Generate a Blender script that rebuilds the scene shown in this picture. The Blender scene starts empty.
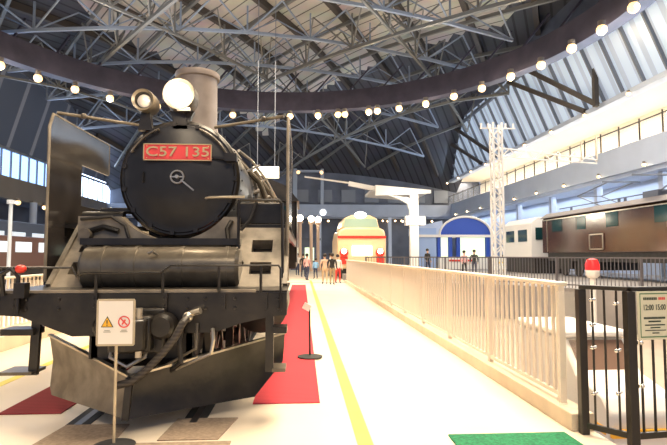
import bpy, math, random
from math import sin, cos, pi, radians
from mathutils import Vector, Matrix
random.seed(7)
S = bpy.context.scene
COL = S.collection

# ---------------------------------------------------------------- camera
cam = bpy.data.cameras.new('camera'); camo = bpy.data.objects.new('camera', cam); COL.objects.link(camo)
camo.location = (0, 0, 1.6); camo.rotation_euler = (radians(90 + 3.58), 0, radians(-3.47))
cam.sensor_width = 36; cam.lens = 519 / 667 * 36; cam.clip_start = .05; cam.clip_end = 400
S.camera = camo
# ---------------------------------------------------------------- exposure, world
S.view_settings.view_transform = 'Standard'; S.view_settings.look = 'None'
S.view_settings.gamma = 1; S.view_settings.use_curve_mapping = False
S.view_settings.exposure = 0.3
W = bpy.data.worlds.new('hall_sky'); S.world = W; W.use_nodes = True
W.node_tree.nodes['Background'].inputs[0].default_value = (.62, .72, 1.0, 1)
W.node_tree.nodes['Background'].inputs[1].default_value = .45
# ---------------------------------------------------------------- large lights
def area(name, loc, rot, sx, sy, power, col, spread=180):
    l = bpy.data.lights.new(name, 'AREA'); l.shape = 'RECTANGLE'; l.size = sx; l.size_y = sy; l.energy = power; l.color = col
    l.spread = radians(spread)
    o = bpy.data.objects.new(name, l); COL.objects.link(o); o.location = loc; o.rotation_euler = rot; return o
WARM = (1, .81, .58)
area('added_hall_fill', (1.5, -5, 12.5), (radians(32), 0, 0), 10, 2, 900, WARM)  # added area lights without fixtures, standing in for the hall's warm floods
area('added_hall_fill', (3, 9, 13.0), (0, 0, 0), 6, 10, 2500, WARM, 130)
area('added_hall_fill', (0, 28, 13.0), (0, 0, 0), 12, 6, 2400, WARM, 140)
area('added_hall_fill', (11, 22, 12.8), (0, radians(-12), 0), 3, 12, 900, (1, .9, .78), 140)
area('added_hall_fill', (-10, 14, 12.8), (0, 0, 0), 4, 8, 1400, WARM, 120)
area('added_roof_fill', (-8, 26, 14.2), (pi, 0, 0), 10, 18, 600, (.92, .94, 1), 170)  # added upward fill to lift the dark roof, no such lamps known
area('added_roof_fill', (7, 26, 14.2), (pi, 0, 0), 8, 16, 260, (.85, .92, 1), 170)
area('added_far_roof_fill', (0, 50, 8.2), (radians(170), 0, 0), 26, 4, 600, (.72, .82, 1), 170)  # added fill for the far roof, not a lamp of the hall
area('mezzanine_light', (20.5, 45, 10.9), (0, 0, 0), 2, 70, 5200, (1, .83, .62))
area('under_mezzanine_light', (20.4, 42, 6.2), (0, radians(12), 0), .8, 60, 1800, (.86, .92, 1))
area('daylight_clerestory', (17.2, 38, 12.6), (0, radians(75), 0), 2.4, 60, 1100, (.68, .82, 1))
area('daylight_clerestory', (-22.2, 42, 12.8), (0, radians(-75), 0), 2.4, 40, 900, (.6, .75, 1))

# ---------------------------------------------------------------- materials
def mat(name, col, rough=.5, metal=0, var=0, vscale=4, bump=0, bscale=60, emit=None, estr=1, coat=0, alpha=None, col2=None):
    m = bpy.data.materials.new(name); m.use_nodes = True; nt = m.node_tree; b = nt.nodes['Principled BSDF']
    c = (*col, 1)
    b.inputs['Base Color'].default_value = c; b.inputs['Roughness'].default_value = rough; b.inputs['Metallic'].default_value = metal
    if coat: b.inputs['Coat Weight'].default_value = coat; b.inputs['Coat Roughness'].default_value = .15
    tc = nt.nodes.new('ShaderNodeTexCoord')
    if var:
        n = nt.nodes.new('ShaderNodeTexNoise'); n.inputs['Scale'].default_value = vscale; n.inputs['Detail'].default_value = 6
        nt.links.new(tc.outputs['Object'], n.inputs['Vector'])
        r = nt.nodes.new('ShaderNodeValToRGB'); r.color_ramp.elements[0].position = .35; r.color_ramp.elements[1].position = .68
        r.color_ramp.elements[0].color = (*[x * (1 - var) for x in col], 1)
        r.color_ramp.elements[1].color = (*(col2 or [min(1, x * (1 + var)) for x in col]), 1)
        nt.links.new(n.outputs[0], r.inputs[0]); nt.links.new(r.outputs[0], b.inputs['Base Color'])
    if bump:
        n2 = nt.nodes.new('ShaderNodeTexNoise'); n2.inputs['Scale'].default_value = bscale
        nt.links.new(tc.outputs['Object'], n2.inputs['Vector'])
        bp = nt.nodes.new('ShaderNodeBump'); bp.inputs['Strength'].default_value = bump; bp.inputs['Distance'].default_value = .02
        nt.links.new(n2.outputs[0], bp.inputs['Height']); nt.links.new(bp.outputs[0], b.inputs['Normal'])
    if emit: b.inputs['Emission Color'].default_value = (*emit, 1); b.inputs['Emission Strength'].default_value = estr
    if alpha is not None: b.inputs['Alpha'].default_value = alpha
    return m
def stripes(name, c1, c2, axis, scale, width=.06, rough=.6, var=0, emit=0, bump=0, rot=0):
    """thin lines of c2 every 1/scale metres along an object axis on c1"""
    m = mat(name, c1, rough); nt = m.node_tree; b = nt.nodes['Principled BSDF']
    tc = nt.nodes.new('ShaderNodeTexCoord'); mp = nt.nodes.new('ShaderNodeMapping'); mp.inputs['Rotation'].default_value = (0, 0, rot)
    nt.links.new(tc.outputs['Object'], mp.inputs[0])
    sp = nt.nodes.new('ShaderNodeSeparateXYZ'); nt.links.new(mp.outputs[0], sp.inputs[0])
    mu = nt.nodes.new('ShaderNodeMath'); mu.operation = 'MULTIPLY'; mu.inputs[1].default_value = scale; nt.links.new(sp.outputs[axis], mu.inputs[0])
    fr = nt.nodes.new('ShaderNodeMath'); fr.operation = 'FRACT'; nt.links.new(mu.outputs[0], fr.inputs[0])
    lt = nt.nodes.new('ShaderNodeMath'); lt.operation = 'LESS_THAN'; lt.inputs[1].default_value = width; nt.links.new(fr.outputs[0], lt.inputs[0])
    mx = nt.nodes.new('ShaderNodeMix'); mx.data_type = 'RGBA'; mx.inputs[6].default_value = (*c1, 1); mx.inputs[7].default_value = (*c2, 1)
    nt.links.new(lt.outputs[0], mx.inputs[0])
    out = mx.outputs[2]
    if var:
        n = nt.nodes.new('ShaderNodeTexNoise'); n.inputs['Scale'].default_value = .6; nt.links.new(tc.outputs['Object'], n.inputs[0])
        m2 = nt.nodes.new('ShaderNodeMix'); m2.data_type = 'RGBA'; m2.blend_type = 'MULTIPLY'; m2.inputs[0].default_value = var
        nt.links.new(out, m2.inputs[6]); nt.links.new(n.outputs[1], m2.inputs[7]); out = m2.outputs[2]
    nt.links.new(out, b.inputs['Base Color'])
    if emit: nt.links.new(out, b.inputs['Emission Color']); b.inputs['Emission Strength'].default_value = emit
    return m

M = {}
M['floor'] = mat('cream_floor', (.80, .69, .54), .42, var=.05, vscale=.8, bump=.03, bscale=30)
M['lower'] = mat('beige_yard_floor', (.40, .33, .26), .6, var=.12, vscale=.6)
M['terrace'] = mat('grey_terrace', (.30, .28, .27), .6, var=.2, vscale=.5)
M['kerb'] = mat('beige_kerb', (.74, .62, .46), .5, var=.08, vscale=3)
M['yellow'] = mat('yellow_line_paint', (.80, .66, .10), .5, var=.06)
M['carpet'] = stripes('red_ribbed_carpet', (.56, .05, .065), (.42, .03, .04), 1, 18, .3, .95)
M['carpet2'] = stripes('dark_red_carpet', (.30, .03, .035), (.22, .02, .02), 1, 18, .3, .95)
M['green'] = mat('green_mat', (.02, .20, .09), .95, var=.3, vscale=40, bump=.3, bscale=200)
M['mat'] = mat('taupe_mat', (.36, .27, .19), .9, var=.18, vscale=30)
M['rail'] = mat('rail_steel', (.12, .12, .13), .35, .8)
M['groove'] = mat('rail_groove', (.03, .03, .03), .7)
M['black'] = mat('black_loco_paint', (.014, .012, .010), .32, 0, var=.45, vscale=5, bump=.10, bscale=12, col2=(.028, .023, .018))
M['gloss'] = mat('glossy_black_enamel', (.035, .03, .028), .16, 0, var=.3, vscale=2.5, bump=.05, bscale=4)
M['door'] = mat('smokebox_black', (.013, .0125, .0135), .38, var=.35, vscale=4, bump=.06, bscale=7)
M['jacket'] = mat('boiler_jacket_paint', (.15, .13, .10), .28, .45, var=.35, vscale=4, bump=.05, bscale=8)  # bright reflections on the black heater drum put into a lighter metallic colour
M['litpaint'] = mat('lit_brown_black_paint', (.15, .125, .092), .34, .15, var=.4, vscale=4, bump=.06, bscale=16)  # black parts in a lighter tone, their lit look put into the colour
M['apron'] = mat('lit_grey_beige_paint', (.26, .22, .165), .4, .1, var=.3, vscale=5, bump=.05, bscale=14)  # pale tone imitates light from above on black plates and edges
M['dark'] = mat('dark_underframe', (.02, .017, .014), .5, var=.4, vscale=6)
M['steel'] = mat('bright_steel', (.55, .50, .42), .28, .85, var=.15)
M['hose'] = stripes('rubber_hose', (.06, .05, .04), (.025, .02, .016), 2, 30, .5, .5)
M['brass'] = mat('brass', (.78, .60, .30), .35, .8)
M['plate'] = mat('red_number_plate', (.72, .07, .07), .4)
M['chimney'] = mat('lit_chimney_paint', (.27, .225, .195), .42, .1, var=.12, vscale=5)  # warm grey instead of dark paint, the strong light on it included
M['lens'] = mat('lit_lens', (1, .9, .7), .2, emit=(1, .66, .34), estr=1.7)
M['lens2'] = mat('lamp_glass', (.75, .68, .58), .12, .3, emit=(1, .8, .6), estr=.25)
M['cream'] = mat('cream_railing_paint', (.80, .71, .60), .42)
M['blackfence'] = mat('black_fence_paint', (.035, .03, .025), .38, .2)
M['fence2'] = mat('grey_fence_paint', (.16, .15, .16), .5, .2)
M['chrome'] = mat('chrome', (.7, .68, .64), .2, 1)
M['acryl'] = mat('clear_acrylic', (.9, .86, .8), .08, alpha=.14)
M['white'] = mat('white_paint', (.86, .84, .80), .4)
M['signw'] = mat('white_sign_face', (.88, .84, .76), .5)
M['signf'] = mat('sign_frame', (.55, .47, .33), .4, .4)
M['ink'] = mat('dark_ink', (.05, .07, .05), .6)
M['inkg'] = mat('grey_ink', (.45, .44, .36), .6)
M['orange'] = mat('warning_orange', (.95, .50, .03), .5)
M['redink'] = mat('sign_red', (.80, .10, .08), .5)
M['dgreen'] = mat('sign_green', (.10, .22, .10), .5)
M['notice'] = mat('notice_paper', (.72, .70, .52), .6)
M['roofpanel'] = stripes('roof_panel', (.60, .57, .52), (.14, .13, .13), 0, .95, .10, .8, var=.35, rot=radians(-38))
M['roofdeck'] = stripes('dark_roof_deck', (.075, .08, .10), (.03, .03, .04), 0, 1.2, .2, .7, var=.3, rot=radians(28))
M['purlin'] = mat('brown_roof_beam', (.07, .058, .05), .55, .1)
M['chord'] = mat('grey_truss_steel', (.19, .19, .18), .42, .25)
M['chordblue'] = mat('pale_truss_steel', (.30, .36, .46), .38, .25)  # pale blue copy of the truss grey, daylight on the bars painted in
M['ring'] = mat('dark_ring_steel', (.075, .068, .10), .38, .3, var=.2, vscale=1)
M['ringlamp'] = mat('warm_lamp', (1, .9, .7), .3, emit=(1, .58, .22), estr=1.8)
M['core'] = mat('lamp_core', (1, 1, .9), .3, emit=(1, .88, .66), estr=22)
M['lampshell'] = mat('lamp_shell', (.25, .22, .2), .4, .5)
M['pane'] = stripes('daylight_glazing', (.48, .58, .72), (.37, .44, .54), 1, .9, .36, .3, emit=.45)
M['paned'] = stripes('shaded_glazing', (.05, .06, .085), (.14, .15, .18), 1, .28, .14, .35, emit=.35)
M['blueglass'] = mat('blue_daylight_pane', (.3, .5, .95), .2, emit=(.38, .60, 1), estr=1.6)
M['mullion'] = mat('dark_mullion', (.22, .25, .30), .5, .2)
M['fascia'] = mat('pale_grey_fascia', (.56, .64, .78), .5, var=.04, vscale=.6)
M['fasciad'] = mat('grey_fascia', (.22, .20, .18), .5, var=.06, vscale=.6)
M['fasciaf'] = mat('blue_grey_fascia', (.40, .47, .60), .5, var=.06, vscale=.6)
M['gallery'] = mat('warm_white_gallery_wall', (.84, .74, .58), .6)
M['lowwall'] = mat('pale_blue_wall', (.52, .62, .80), .55)
M['darkwall'] = mat('dark_hall_wall', (.13, .15, .20), .7, var=.3, vscale=.3)
M['balglass'] = mat('balustrade_glass', (.75, .82, .9), .08, alpha=.22)
M['brown'] = mat('brown_loco_enamel', (.062, .021, .011), .16, 0, var=.3, vscale=1.5, bump=.10, bscale=1.8, coat=.7)
M['roofg'] = mat('grey_roof', (.13, .11, .105), .5)
M['wing'] = mat('green_window_glass', (.012, .045, .05), .1)
M['ecream'] = mat('cream_train_paint', (.85, .62, .36), .3)
M['ered'] = mat('red_train_paint', (.72, .05, .03), .3)
M['bluedome'] = mat('blue_roof', (.03, .09, .50), .4)
M['bluel'] = mat('light_blue_panel', (.34, .48, .78), .5)
M['paleglass'] = mat('lit_pale_window', (.7, .8, .6), .3, emit=(.75, .88, .62), estr=.8)
M['smoke'] = mat('tinted_windscreen', (.20, .13, .10), .15)
M['skin'] = mat('skin', (.62, .40, .28), .6)
M['hair'] = mat('dark_hair', (.03, .022, .018), .7)
def cloth(n, c): 
    M[n] = mat(n, c, .9); return M[n]
for n, c in (('black_cloth', (.03, .03, .03)), ('khaki_cloth', (.42, .33, .2)), ('beige_cloth', (.72, .52, .38)), ('tan_cloth', (.6, .45, .3)),
             ('blue_cloth', (.25, .5, .8)), ('navy_cloth', (.04, .05, .1)), ('pink_cloth', (.7, .42, .4)), ('red_cloth', (.7, .06, .05)), ('white_cloth', (.8, .78, .75)), ('yellow_cloth', (.8, .6, .1))): cloth(n, c)

# ---------------------------------------------------------------- mesh helpers
class MB:
    def __init__(s): s.v = []; s.f = []; s.m = []; s.s = []
    def add(s, vs, fs, mi=0, sm=False):
        b = len(s.v); s.v += [tuple(x) for x in vs]
        for f in fs: s.f.append([b + i for i in f]); s.m.append(mi); s.s.append(sm)
        return s
    def box(s, x0, x1, y0, y1, z0, z1, mi=0, R=None, c=None):
        vs = [Vector((x, y, z)) for x in (x0, x1) for y in (y0, y1) for z in (z0, z1)]
        if R:
            c = Vector(c or ((x0 + x1) / 2, (y0 + y1) / 2, (z0 + z1) / 2)); vs = [R @ (v - c) + c for v in vs]
        return s.add(vs, [(0, 1, 3, 2), (4, 6, 7, 5), (0, 4, 5, 1), (2, 3, 7, 6), (0, 2, 6, 4), (1, 5, 7, 3)], mi)
    def bar(s, a, b, w, h=None, mi=0):
        a = Vector(a); b = Vector(b); d = (b - a).normalized(); h = h or w
        up = Vector((0, 0, 1)) if abs(d.z) < .99 else Vector((0, 1, 0))
        r = d.cross(up).normalized() * w / 2; u = r.cross(d).normalized() * h / 2
        vs = [p + q for p in (a, b) for q in (-r - u, r - u, r + u, -r + u)]
        return s.add(vs, [(0, 3, 2, 1), (4, 5, 6, 7), (0, 1, 5, 4), (1, 2, 6, 5), (2, 3, 7, 6), (3, 0, 4, 7)], mi)
    def tube(s, pts, r, n=8, mi=0, cap=True, closed=False):
        pts = [Vector(p) for p in pts]; N = len(pts); rs = r if isinstance(r, (list, tuple)) else [r] * N
        vs = []; u0 = None
        for i, p in enumerate(pts):
            if closed: d = (pts[(i + 1) % N] - pts[i - 1]).normalized()
            elif i == 0: d = (pts[1] - p).normalized()
            elif i == N - 1: d = (p - pts[i - 1]).normalized()
            else: d = ((pts[i + 1] - p).normalized() + (p - pts[i - 1]).normalized()).normalized()
            if u0 is None:
                u0 = Vector((0, 0, 1)) if abs(d.z) < .9 else Vector((1, 0, 0))
            u = (u0 - d * u0.dot(d)).normalized(); w = d.cross(u); u0 = u
            vs += [p + (u * cos(2 * pi * k / n) + w * sin(2 * pi * k / n)) * rs[i] for k in range(n)]
        fs = []
        for i in range(N if closed else N - 1):
            j = (i + 1) % N
            for k in range(n): k2 = (k + 1) % n; fs.append((i * n + k, i * n + k2, j * n + k2, j * n + k))
        s.add(vs, fs, mi, True)
        if cap and not closed:
            s.add(vs[:n], [list(range(n))[::-1]], mi); s.add(vs[-n:], [list(range(n))], mi)
        return s
    def cyl(s, a, b, r, r2=None, n=16, mi=0): return s.tube([a, b], [r, r if r2 is None else r2], n, mi)
    def lathe(s, prof, c, ax='Z', n=32, mi=0, flip=False):
        """profile [(r, h)...] about axis through c"""
        vs = []
        for r, h in prof:
            for k in range(n):
                a = 2 * pi * k / n; x, y = r * cos(a), r * sin(a)
                vs.append({'Z': (x, y, h), 'Y': (x, h, y), 'X': (h, x, y)}[ax])
        vs = [Vector(v) + Vector(c) for v in vs]; fs = []
        for i in range(len(prof) - 1):
            for k in range(n): k2 = (k + 1) % n; fs.append((i * n + k, i * n + k2, (i + 1) * n + k2, (i + 1) * n + k))
        return s.add(vs, fs, mi, True)
    def prism(s, poly, y0, y1, plane='XZ', mi=0):
        n = len(poly)
        def mk(p, t): return {'XZ': (p[0], t, p[1]), 'YZ': (t, p[0], p[1]), 'XY': (p[0], p[1], t)}[plane]
        vs = [mk(p, y0) for p in poly] + [mk(p, y1) for p in poly]
        fs = [list(range(n)), list(range(n, 2 * n))[::-1]] + [(i, i + n, (i + 1) % n + n, (i + 1) % n) for i in range(n)]
        return s.add(vs, fs, mi)
    def arc(s, c, r, a0, a1, rad, plane='XZ', n=24, k=6, mi=0):
        pts = []
        for i in range(n + 1):
            a = radians(a0 + (a1 - a0) * i / n); x, y = r * cos(a), r * sin(a)
            pts.append(Vector(c) + Vector({'XZ': (x, 0, y), 'XY': (x, y, 0), 'YZ': (0, x, y)}[plane]))
        return s.tube(pts, rad, k, mi)
    def ball(s, c, r, n=12, mi=0, sc=(1, 1, 1)):
        prof = [(r * sin(pi * i / 8) + 1e-4, -r * cos(pi * i / 8)) for i in range(9)]
        b = len(s.v); s.lathe(prof, (0, 0, 0), 'Z', n, mi)
        for i in range(b, len(s.v)): v = s.v[i]; s.v[i] = (v[0] * sc[0] + c[0], v[1] * sc[1] + c[1], v[2] * sc[2] + c[2])
        return s
    def build(s, name, mats, parent=None, bevel=0, base=None):
        if not isinstance(mats, (list, tuple)): mats = [mats]
        me = bpy.data.meshes.new(name)
        if parent is not None: off = Vector(wloc(parent))
        elif base is not None: off = Vector(base)
        else:
            xs = [v[0] for v in s.v]; ys = [v[1] for v in s.v]; zs = [v[2] for v in s.v]
            off = Vector(((min(xs) + max(xs)) / 2, (min(ys) + max(ys)) / 2, min(zs)))
        me.from_pydata([Vector(v) - off for v in s.v], [], s.f)
        for m in mats: me.materials.append(m)
        me.polygons.foreach_set('material_index', s.m); me.polygons.foreach_set('use_smooth', s.s)
        me.update(); me.set_sharp_from_angle(angle=radians(38))
        import bmesh
        bm = bmesh.new(); bm.from_mesh(me); bmesh.ops.recalc_face_normals(bm, faces=bm.faces); bm.to_mesh(me); bm.free()
        o = bpy.data.objects.new(name, me); COL.objects.link(o)
        if parent is None: o.location = off
        else: o.parent = parent
        if bevel:
            bv = o.modifiers.new('bevel', 'BEVEL'); bv.width = bevel; bv.segments = 2; bv.limit_method = 'ANGLE'
        return o
def wloc(o):
    v = Vector(o.location)
    while o.parent: o = o.parent; v += Vector(o.location)
    return v
def tag(o, label=None, cat=None, group=None, kind=None):
    if label: o['label'] = label
    if cat: o['category'] = cat
    if group: o['group'] = group
    if kind: o['kind'] = kind
    return o
def empty(name, loc, label, cat, group=None, rz=0):
    o = bpy.data.objects.new(name, None); COL.objects.link(o); o.location = loc; o.rotation_euler.z = rz; o.empty_display_size = .2
    return tag(o, label, cat, group)
def kids(o): return [c for c in bpy.data.objects if c.parent == o]
def copy_tree(o, parent=None):
    c = o.copy(); COL.objects.link(c); c.parent = parent
    for ch in list(o.children): copy_tree(ch, c)
    return c
def struct(o): o['kind'] = 'structure'; return o
def text_mesh(txt, size, c, mi=0, mb=None, depth=.004, yaw=0, xs=1, bold=0):
    cu = bpy.data.curves.new('t', 'FONT'); cu.body = txt; cu.size = size; cu.extrude = depth; cu.align_x = 'CENTER'; cu.align_y = 'CENTER'
    cu.offset = bold; cu.resolution_u = 3
    o = bpy.data.objects.new('t', cu); COL.objects.link(o); dg = bpy.context.evaluated_depsgraph_get()
    me = bpy.data.meshes.new_from_object(o.evaluated_get(dg)); bpy.data.objects.remove(o)
    R = Matrix.Rotation(yaw, 3, 'Z') @ Matrix.Rotation(pi / 2, 3, 'X')
    mb = mb or MB(); mb.add([Vector(c) + R @ Vector((v.co.x * xs, v.co.y, v.co.z)) for v in me.vertices], [list(p.vertices) for p in me.polygons], mi)
    bpy.data.meshes.remove(me); return mb

# ================================================================ STRUCTURE
XR, XL, YF, YB = 19.0, -24.0, 66.0, -10.0
struct(MB().box(-24, 2.66, YB, 66, -.4, 0).build('floor', M['floor']))
b = MB().box(2.66, 24, YB, 22, -1.3, -1.0); struct(b.build('floor_yard', M['lower']))
TER = [(2.66, 24.2), (8, 21.6), (12.5, 14), (13.2, YB), (24, YB), (24, 66), (2.66, 66)]
struct(MB().prism(TER, -1.0, .38, 'XY').build('floor_terrace', M['terrace']))
def kerb(n, pts, w, h, m='kerb'):
    b = MB()
    for a, c in zip(pts, pts[1:]): b.bar((*a, h / 2), (*c, h / 2), w, h)
    o = b.build('trim_%d' % n, M[m], bevel=.01); struct(o)
kerb(1, [(2.56, 4.68), (2.56, 30)], .22, .16)
kerb(2, [(-26, 30.2), (-6, 30.2)], .3, .2)
kerb(3, [(-5.2, 5), (-5.2, 40)], .5, .25)
b = MB().box(.475, .61, -2, 33, .0005, .004); struct(b.build('trim_4', M['yellow']))
struct(MB().box(-3.78, -3.66, -2, 40, .0005, .004).build('trim_5', M['yellow']))
struct(MB().box(-8, 2.5, 30.0, 30.5, .0005, .004).build('trim_6', M['terrace']))

# roof surface
def zc(x, y):
    z = 19.6 - .0055 * (x + 2) ** 2
    if y > 40: z -= .0108 * (y - 40) ** 2
    return z
b = MB(); nx, ny = 64, 96
vs = [(XL - 1 + (XR - XL + 2) * i / nx, YB + (YF - YB) * j / ny, 0) for j in range(ny + 1) for i in range(nx + 1)]
vs = [(x, y, zc(x, y)) for x, y, _ in vs]
b.add(vs, [(j * (nx + 1) + i, j * (nx + 1) + i + 1, (j + 1) * (nx + 1) + i + 1, (j + 1) * (nx + 1) + i) for j in range(ny) for i in range(nx)], 0, True)
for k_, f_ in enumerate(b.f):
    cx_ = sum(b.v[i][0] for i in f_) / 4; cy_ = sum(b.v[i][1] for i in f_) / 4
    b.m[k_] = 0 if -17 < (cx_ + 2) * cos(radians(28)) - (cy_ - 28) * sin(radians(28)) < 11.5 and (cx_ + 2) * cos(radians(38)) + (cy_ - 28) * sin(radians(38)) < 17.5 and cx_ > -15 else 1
b.add([(x, y, z + .4) for x, y, z in vs], [(j * (nx + 1) + i, j * (nx + 1) + i + 1, (j + 1) * (nx + 1) + i + 1, (j + 1) * (nx + 1) + i) for j in range(ny) for i in range(nx)], 0, True)
struct(b.build('ceiling', [M['roofpanel'], M['roofdeck']], base=(0, 0, 0)))
def clip_line(ang, off):
    """points of the line (direction ang from +Y, offset) inside the hall plan"""
    d = Vector((sin(ang), cos(ang))); n = Vector((cos(ang), -sin(ang))); p = Vector((-2, 28)) + n * off
    ts = []
    for k in range(-160, 161):
        q = p + d * k * .5
        if XL + 2 < q.x < XR - 2.2 and YB < q.y < YF - 2: ts.append(q.copy())
    return ts
A1, A2 = radians(28), radians(-38)
for k in range(-9, 10):                                         # brown purlin beams under the panels
    q = clip_line(A1, k * 4.4)
    if len(q) < 12: continue
    b = MB(); q = q[::8] + [q[-1]]
    for a, c in zip(q, q[1:]): b.bar((a.x, a.y, zc(*a) - .28), (c.x, c.y, zc(*c) - .28), .34, .5)
    struct(b.build('roof_beam', M['purlin']))
for k in range(-8, 9):                                         # pale cross ribs
    q = clip_line(A2, k * 5.0)
    if len(q) < 12: continue
    b = MB(); q = q[::8] + [q[-1]]
    for a, c in zip(q, q[1:]): b.bar((a.x, a.y, zc(*a) - .62), (c.x, c.y, zc(*c) - .62), .2, .26)
    struct(b.build('roof_rib', M['chord']))
def truss(ang, off, drop, m, step, name='roof_truss', w=.16, zig=.09):
    q = clip_line(ang, off)
    if len(q) < step * 2: return
    q = q[::step]; b = MB(); n = Vector((cos(ang), -sin(ang)))
    lo = [Vector((a.x, a.y, zc(*a) - drop)) for a in q]
    for i in range(len(lo) - 1):
        b.bar(lo[i], lo[i + 1], w, w)
        mid = (q[i] + q[i + 1]) / 2
        for sgn in (-1, 1):
            t = mid + n * 1.5 * sgn; top = Vector((t.x, t.y, zc(*t) - .6))
            b.bar(lo[i], top, zig); b.bar(lo[i + 1], top, zig)
        b.bar(lo[i], (lo[i].x, lo[i].y, zc(lo[i].x, lo[i].y) - .5), .12)
    struct(b.build(name, m))
for k in range(-3, 4): truss(A1 + radians(4), k * 13 + 4, 3.0, M['chord'], 10)
for k in range(-3, 4): truss(A2 + radians(-3), k * 12.5 - 3, 3.1, M['chordblue'] if k < -1 else M['chord'], 10, w=.22)
for k in range(-5, 0): truss(radians(80), k * 6 + 4, 2.4, M['chordblue'], 9, w=.2)   # cross trusses at the far side
# eave lattice over the far side, in front of the far wall
# ring beam
RC, RRX, RRY = Vector((-1.9, 24.3)), 17.7, 18.1
def ringp(a, dr=0): return RC.x + (RRX + dr) * sin(a), RC.y + (RRY + dr) * cos(a)
b = MB(); N = 120; prof = [(0, 13.5), (-.1, 14.3), (0, 15.05), (.8, 15.1), (.9, 14.3), (.8, 13.5)]
vs = []
for i in range(N):
    a = 2 * pi * i / N
    for dr, z in prof: vs.append((*ringp(a, dr), z))
P6 = len(prof)
b.add(vs, [(i * P6 + k, i * P6 + (k + 1) % P6, ((i + 1) % N) * P6 + (k + 1) % P6, ((i + 1) % N) * P6 + k) for i in range(N) for k in range(P6)], 0, True)
for i in range(0, N, 3):
    a = 2 * pi * i / N; b.bar((*ringp(a, .45), 15.0), (*ringp(a + .08, 1.6), 17.2), .12)
struct(b.build('ring_beam', M['ring'], base=(RC.x, RC.y, 13.5)))
# right side: clerestory glazing leaning in, fins, gallery, fascia, lower wall
def zigz(z): return XR - 1.75 * max(0, z - 11) / 4.1
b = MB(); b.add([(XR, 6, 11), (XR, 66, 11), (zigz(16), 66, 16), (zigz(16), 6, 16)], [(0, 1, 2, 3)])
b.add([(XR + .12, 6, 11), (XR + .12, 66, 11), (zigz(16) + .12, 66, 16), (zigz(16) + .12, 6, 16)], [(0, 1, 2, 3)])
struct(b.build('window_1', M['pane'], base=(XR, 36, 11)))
b = MB()
for y in [8 + 1.9 * k for k in range(31)]:
    b.bar((XR - .12, y, 11), (zigz(16) - .12, y, 16), .12, .2)
for z in (11.0, 15.6): b.bar((zigz(z) - .14, 6, z), (zigz(z) - .14, 66, z), .22, .3)
struct(b.build('window_frame', M['mullion']))
b = MB()
for y, y2 in ((21.5, 23.5), (31, 37), (32.5, 40), (48, 55), (52, 60)): b.bar((zigz(11) - .5, y, 11), (zigz(15.5) - .6, y2, 15.5), .26, .3)
b.bar((18.2, 30.7, 10.8), (18.2, 30.7, 14.9), .28, .28)
struct(b.build('window_brace', M['purlin']))
b = MB().box(XR - .1, XR + .25, 4, 66, 6.45, 8.05); b.box(XR + .1, 23.5, 4, 66, 6.2, 6.42)
struct(b.build('gallery_fascia', M['fascia'], base=(XR, 35, 6.45)))
struct(MB().box(XR - .45, XR + .2, 4, 66, 10.75, 11.05).build('trim_7', M['fascia']))
struct(MB().box(23.2, 23.5, 4, 66, 6.4, 11.3).build('wall_gallery', M['gallery']))
struct(MB().box(XR, 23.5, 4, 66, 11.1, 11.3).build('ceiling_gallery', M['gallery']))
struct(MB().box(21.3, 21.6, YB, 66, -1, 6.3).build('wall_right', M['lowwall']))
struct(MB().box(XR + .3, XR + .7, YB, 4, -1, 19).build('wall_right_near', M['darkwall']))
struct(MB().box(zigz(16), XR + 1, 6, 66, 16, 18.5).build('wall_right_upper', M['darkwall']))
b = MB()
b.box(XR + .02, XR + .05, 4, 66, 8.05, 9.1, 0)
struct(b.build('window_2', M['balglass'], base=(XR, 35, 8.05)))
b = MB()
for k in range(32): b.box(XR - .03, XR + .03, 5 + 1.9 * k, 5.07 + 1.9 * k, 8.0, 9.3)
b.box(XR - .02, XR + .04, 4, 66, 9.1, 9.16)
struct(b.build('gallery_railing', M['blackfence']))
b = MB()
for k in range(9): b.box(XR + .8, XR + 1.2, 8 + 6.4 * k, 8.4 + 6.4 * k, -1, 6.3)
for k in range(7): b.box(23.05, 23.2, 14 + 7 * k, 16.2 + 7 * k, 6.4, 8.7, 1)
struct(b.build('wall_columns', [M['fascia'], M['bluel']]))
# left side
b = MB(); b.box(XL - .15, XL, 6, 66, 7.95, 10.1)
struct(MB().box(XL - .1, XL + .05, 50, 66, 7.95, 11.3).build('window_6', mat('bright_daylight_pane', (.6, .75, 1), .2, emit=(.62, .76, 1), estr=3.2)))
struct(b.build('window_3', M['blueglass'], base=(XL, 36, 7.95)))
b = MB()
for k in range(44): b.box(XL, XL + .12, 6 + 1.4 * k, 6.12 + 1.4 * k, 7.95, 10.2)
b.box(XL, XL + .2, 6, 66, 10.1, 10.3)
struct(b.build('window_frame', M['mullion']))
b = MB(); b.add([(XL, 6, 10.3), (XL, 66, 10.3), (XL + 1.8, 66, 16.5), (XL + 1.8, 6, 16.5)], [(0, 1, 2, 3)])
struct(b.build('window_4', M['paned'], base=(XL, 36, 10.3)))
struct(MB().box(XL - .1, XL + .2, YB, 66, 6.2, 7.95).build('trim_8', M['fasciad']))
struct(MB().box(-26.5, -26.3, YB, 66, -.4, 8).build('wall_left', M['darkwall']))
struct(MB().box(XL - 2.5, XL + .1, YB, 66, 6.1, 6.3).build('ceiling_left', M['darkwall']))
struct(MB().box(XL, XL + 1.8, 6, 66, 16, 18.5).build('wall_left_upper', M['darkwall']))
struct(MB().box(XL - .3, XL, YB, 6, 0, 18).build('wall_left_near', M['darkwall']))
b = MB()
for k in range(8): b.cyl((XL + .4, 12 + 7 * k, 0), (XL + .4, 12 + 7 * k, 6.2), .3)
struct(b.build('wall_column', M['fascia']))
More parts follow.
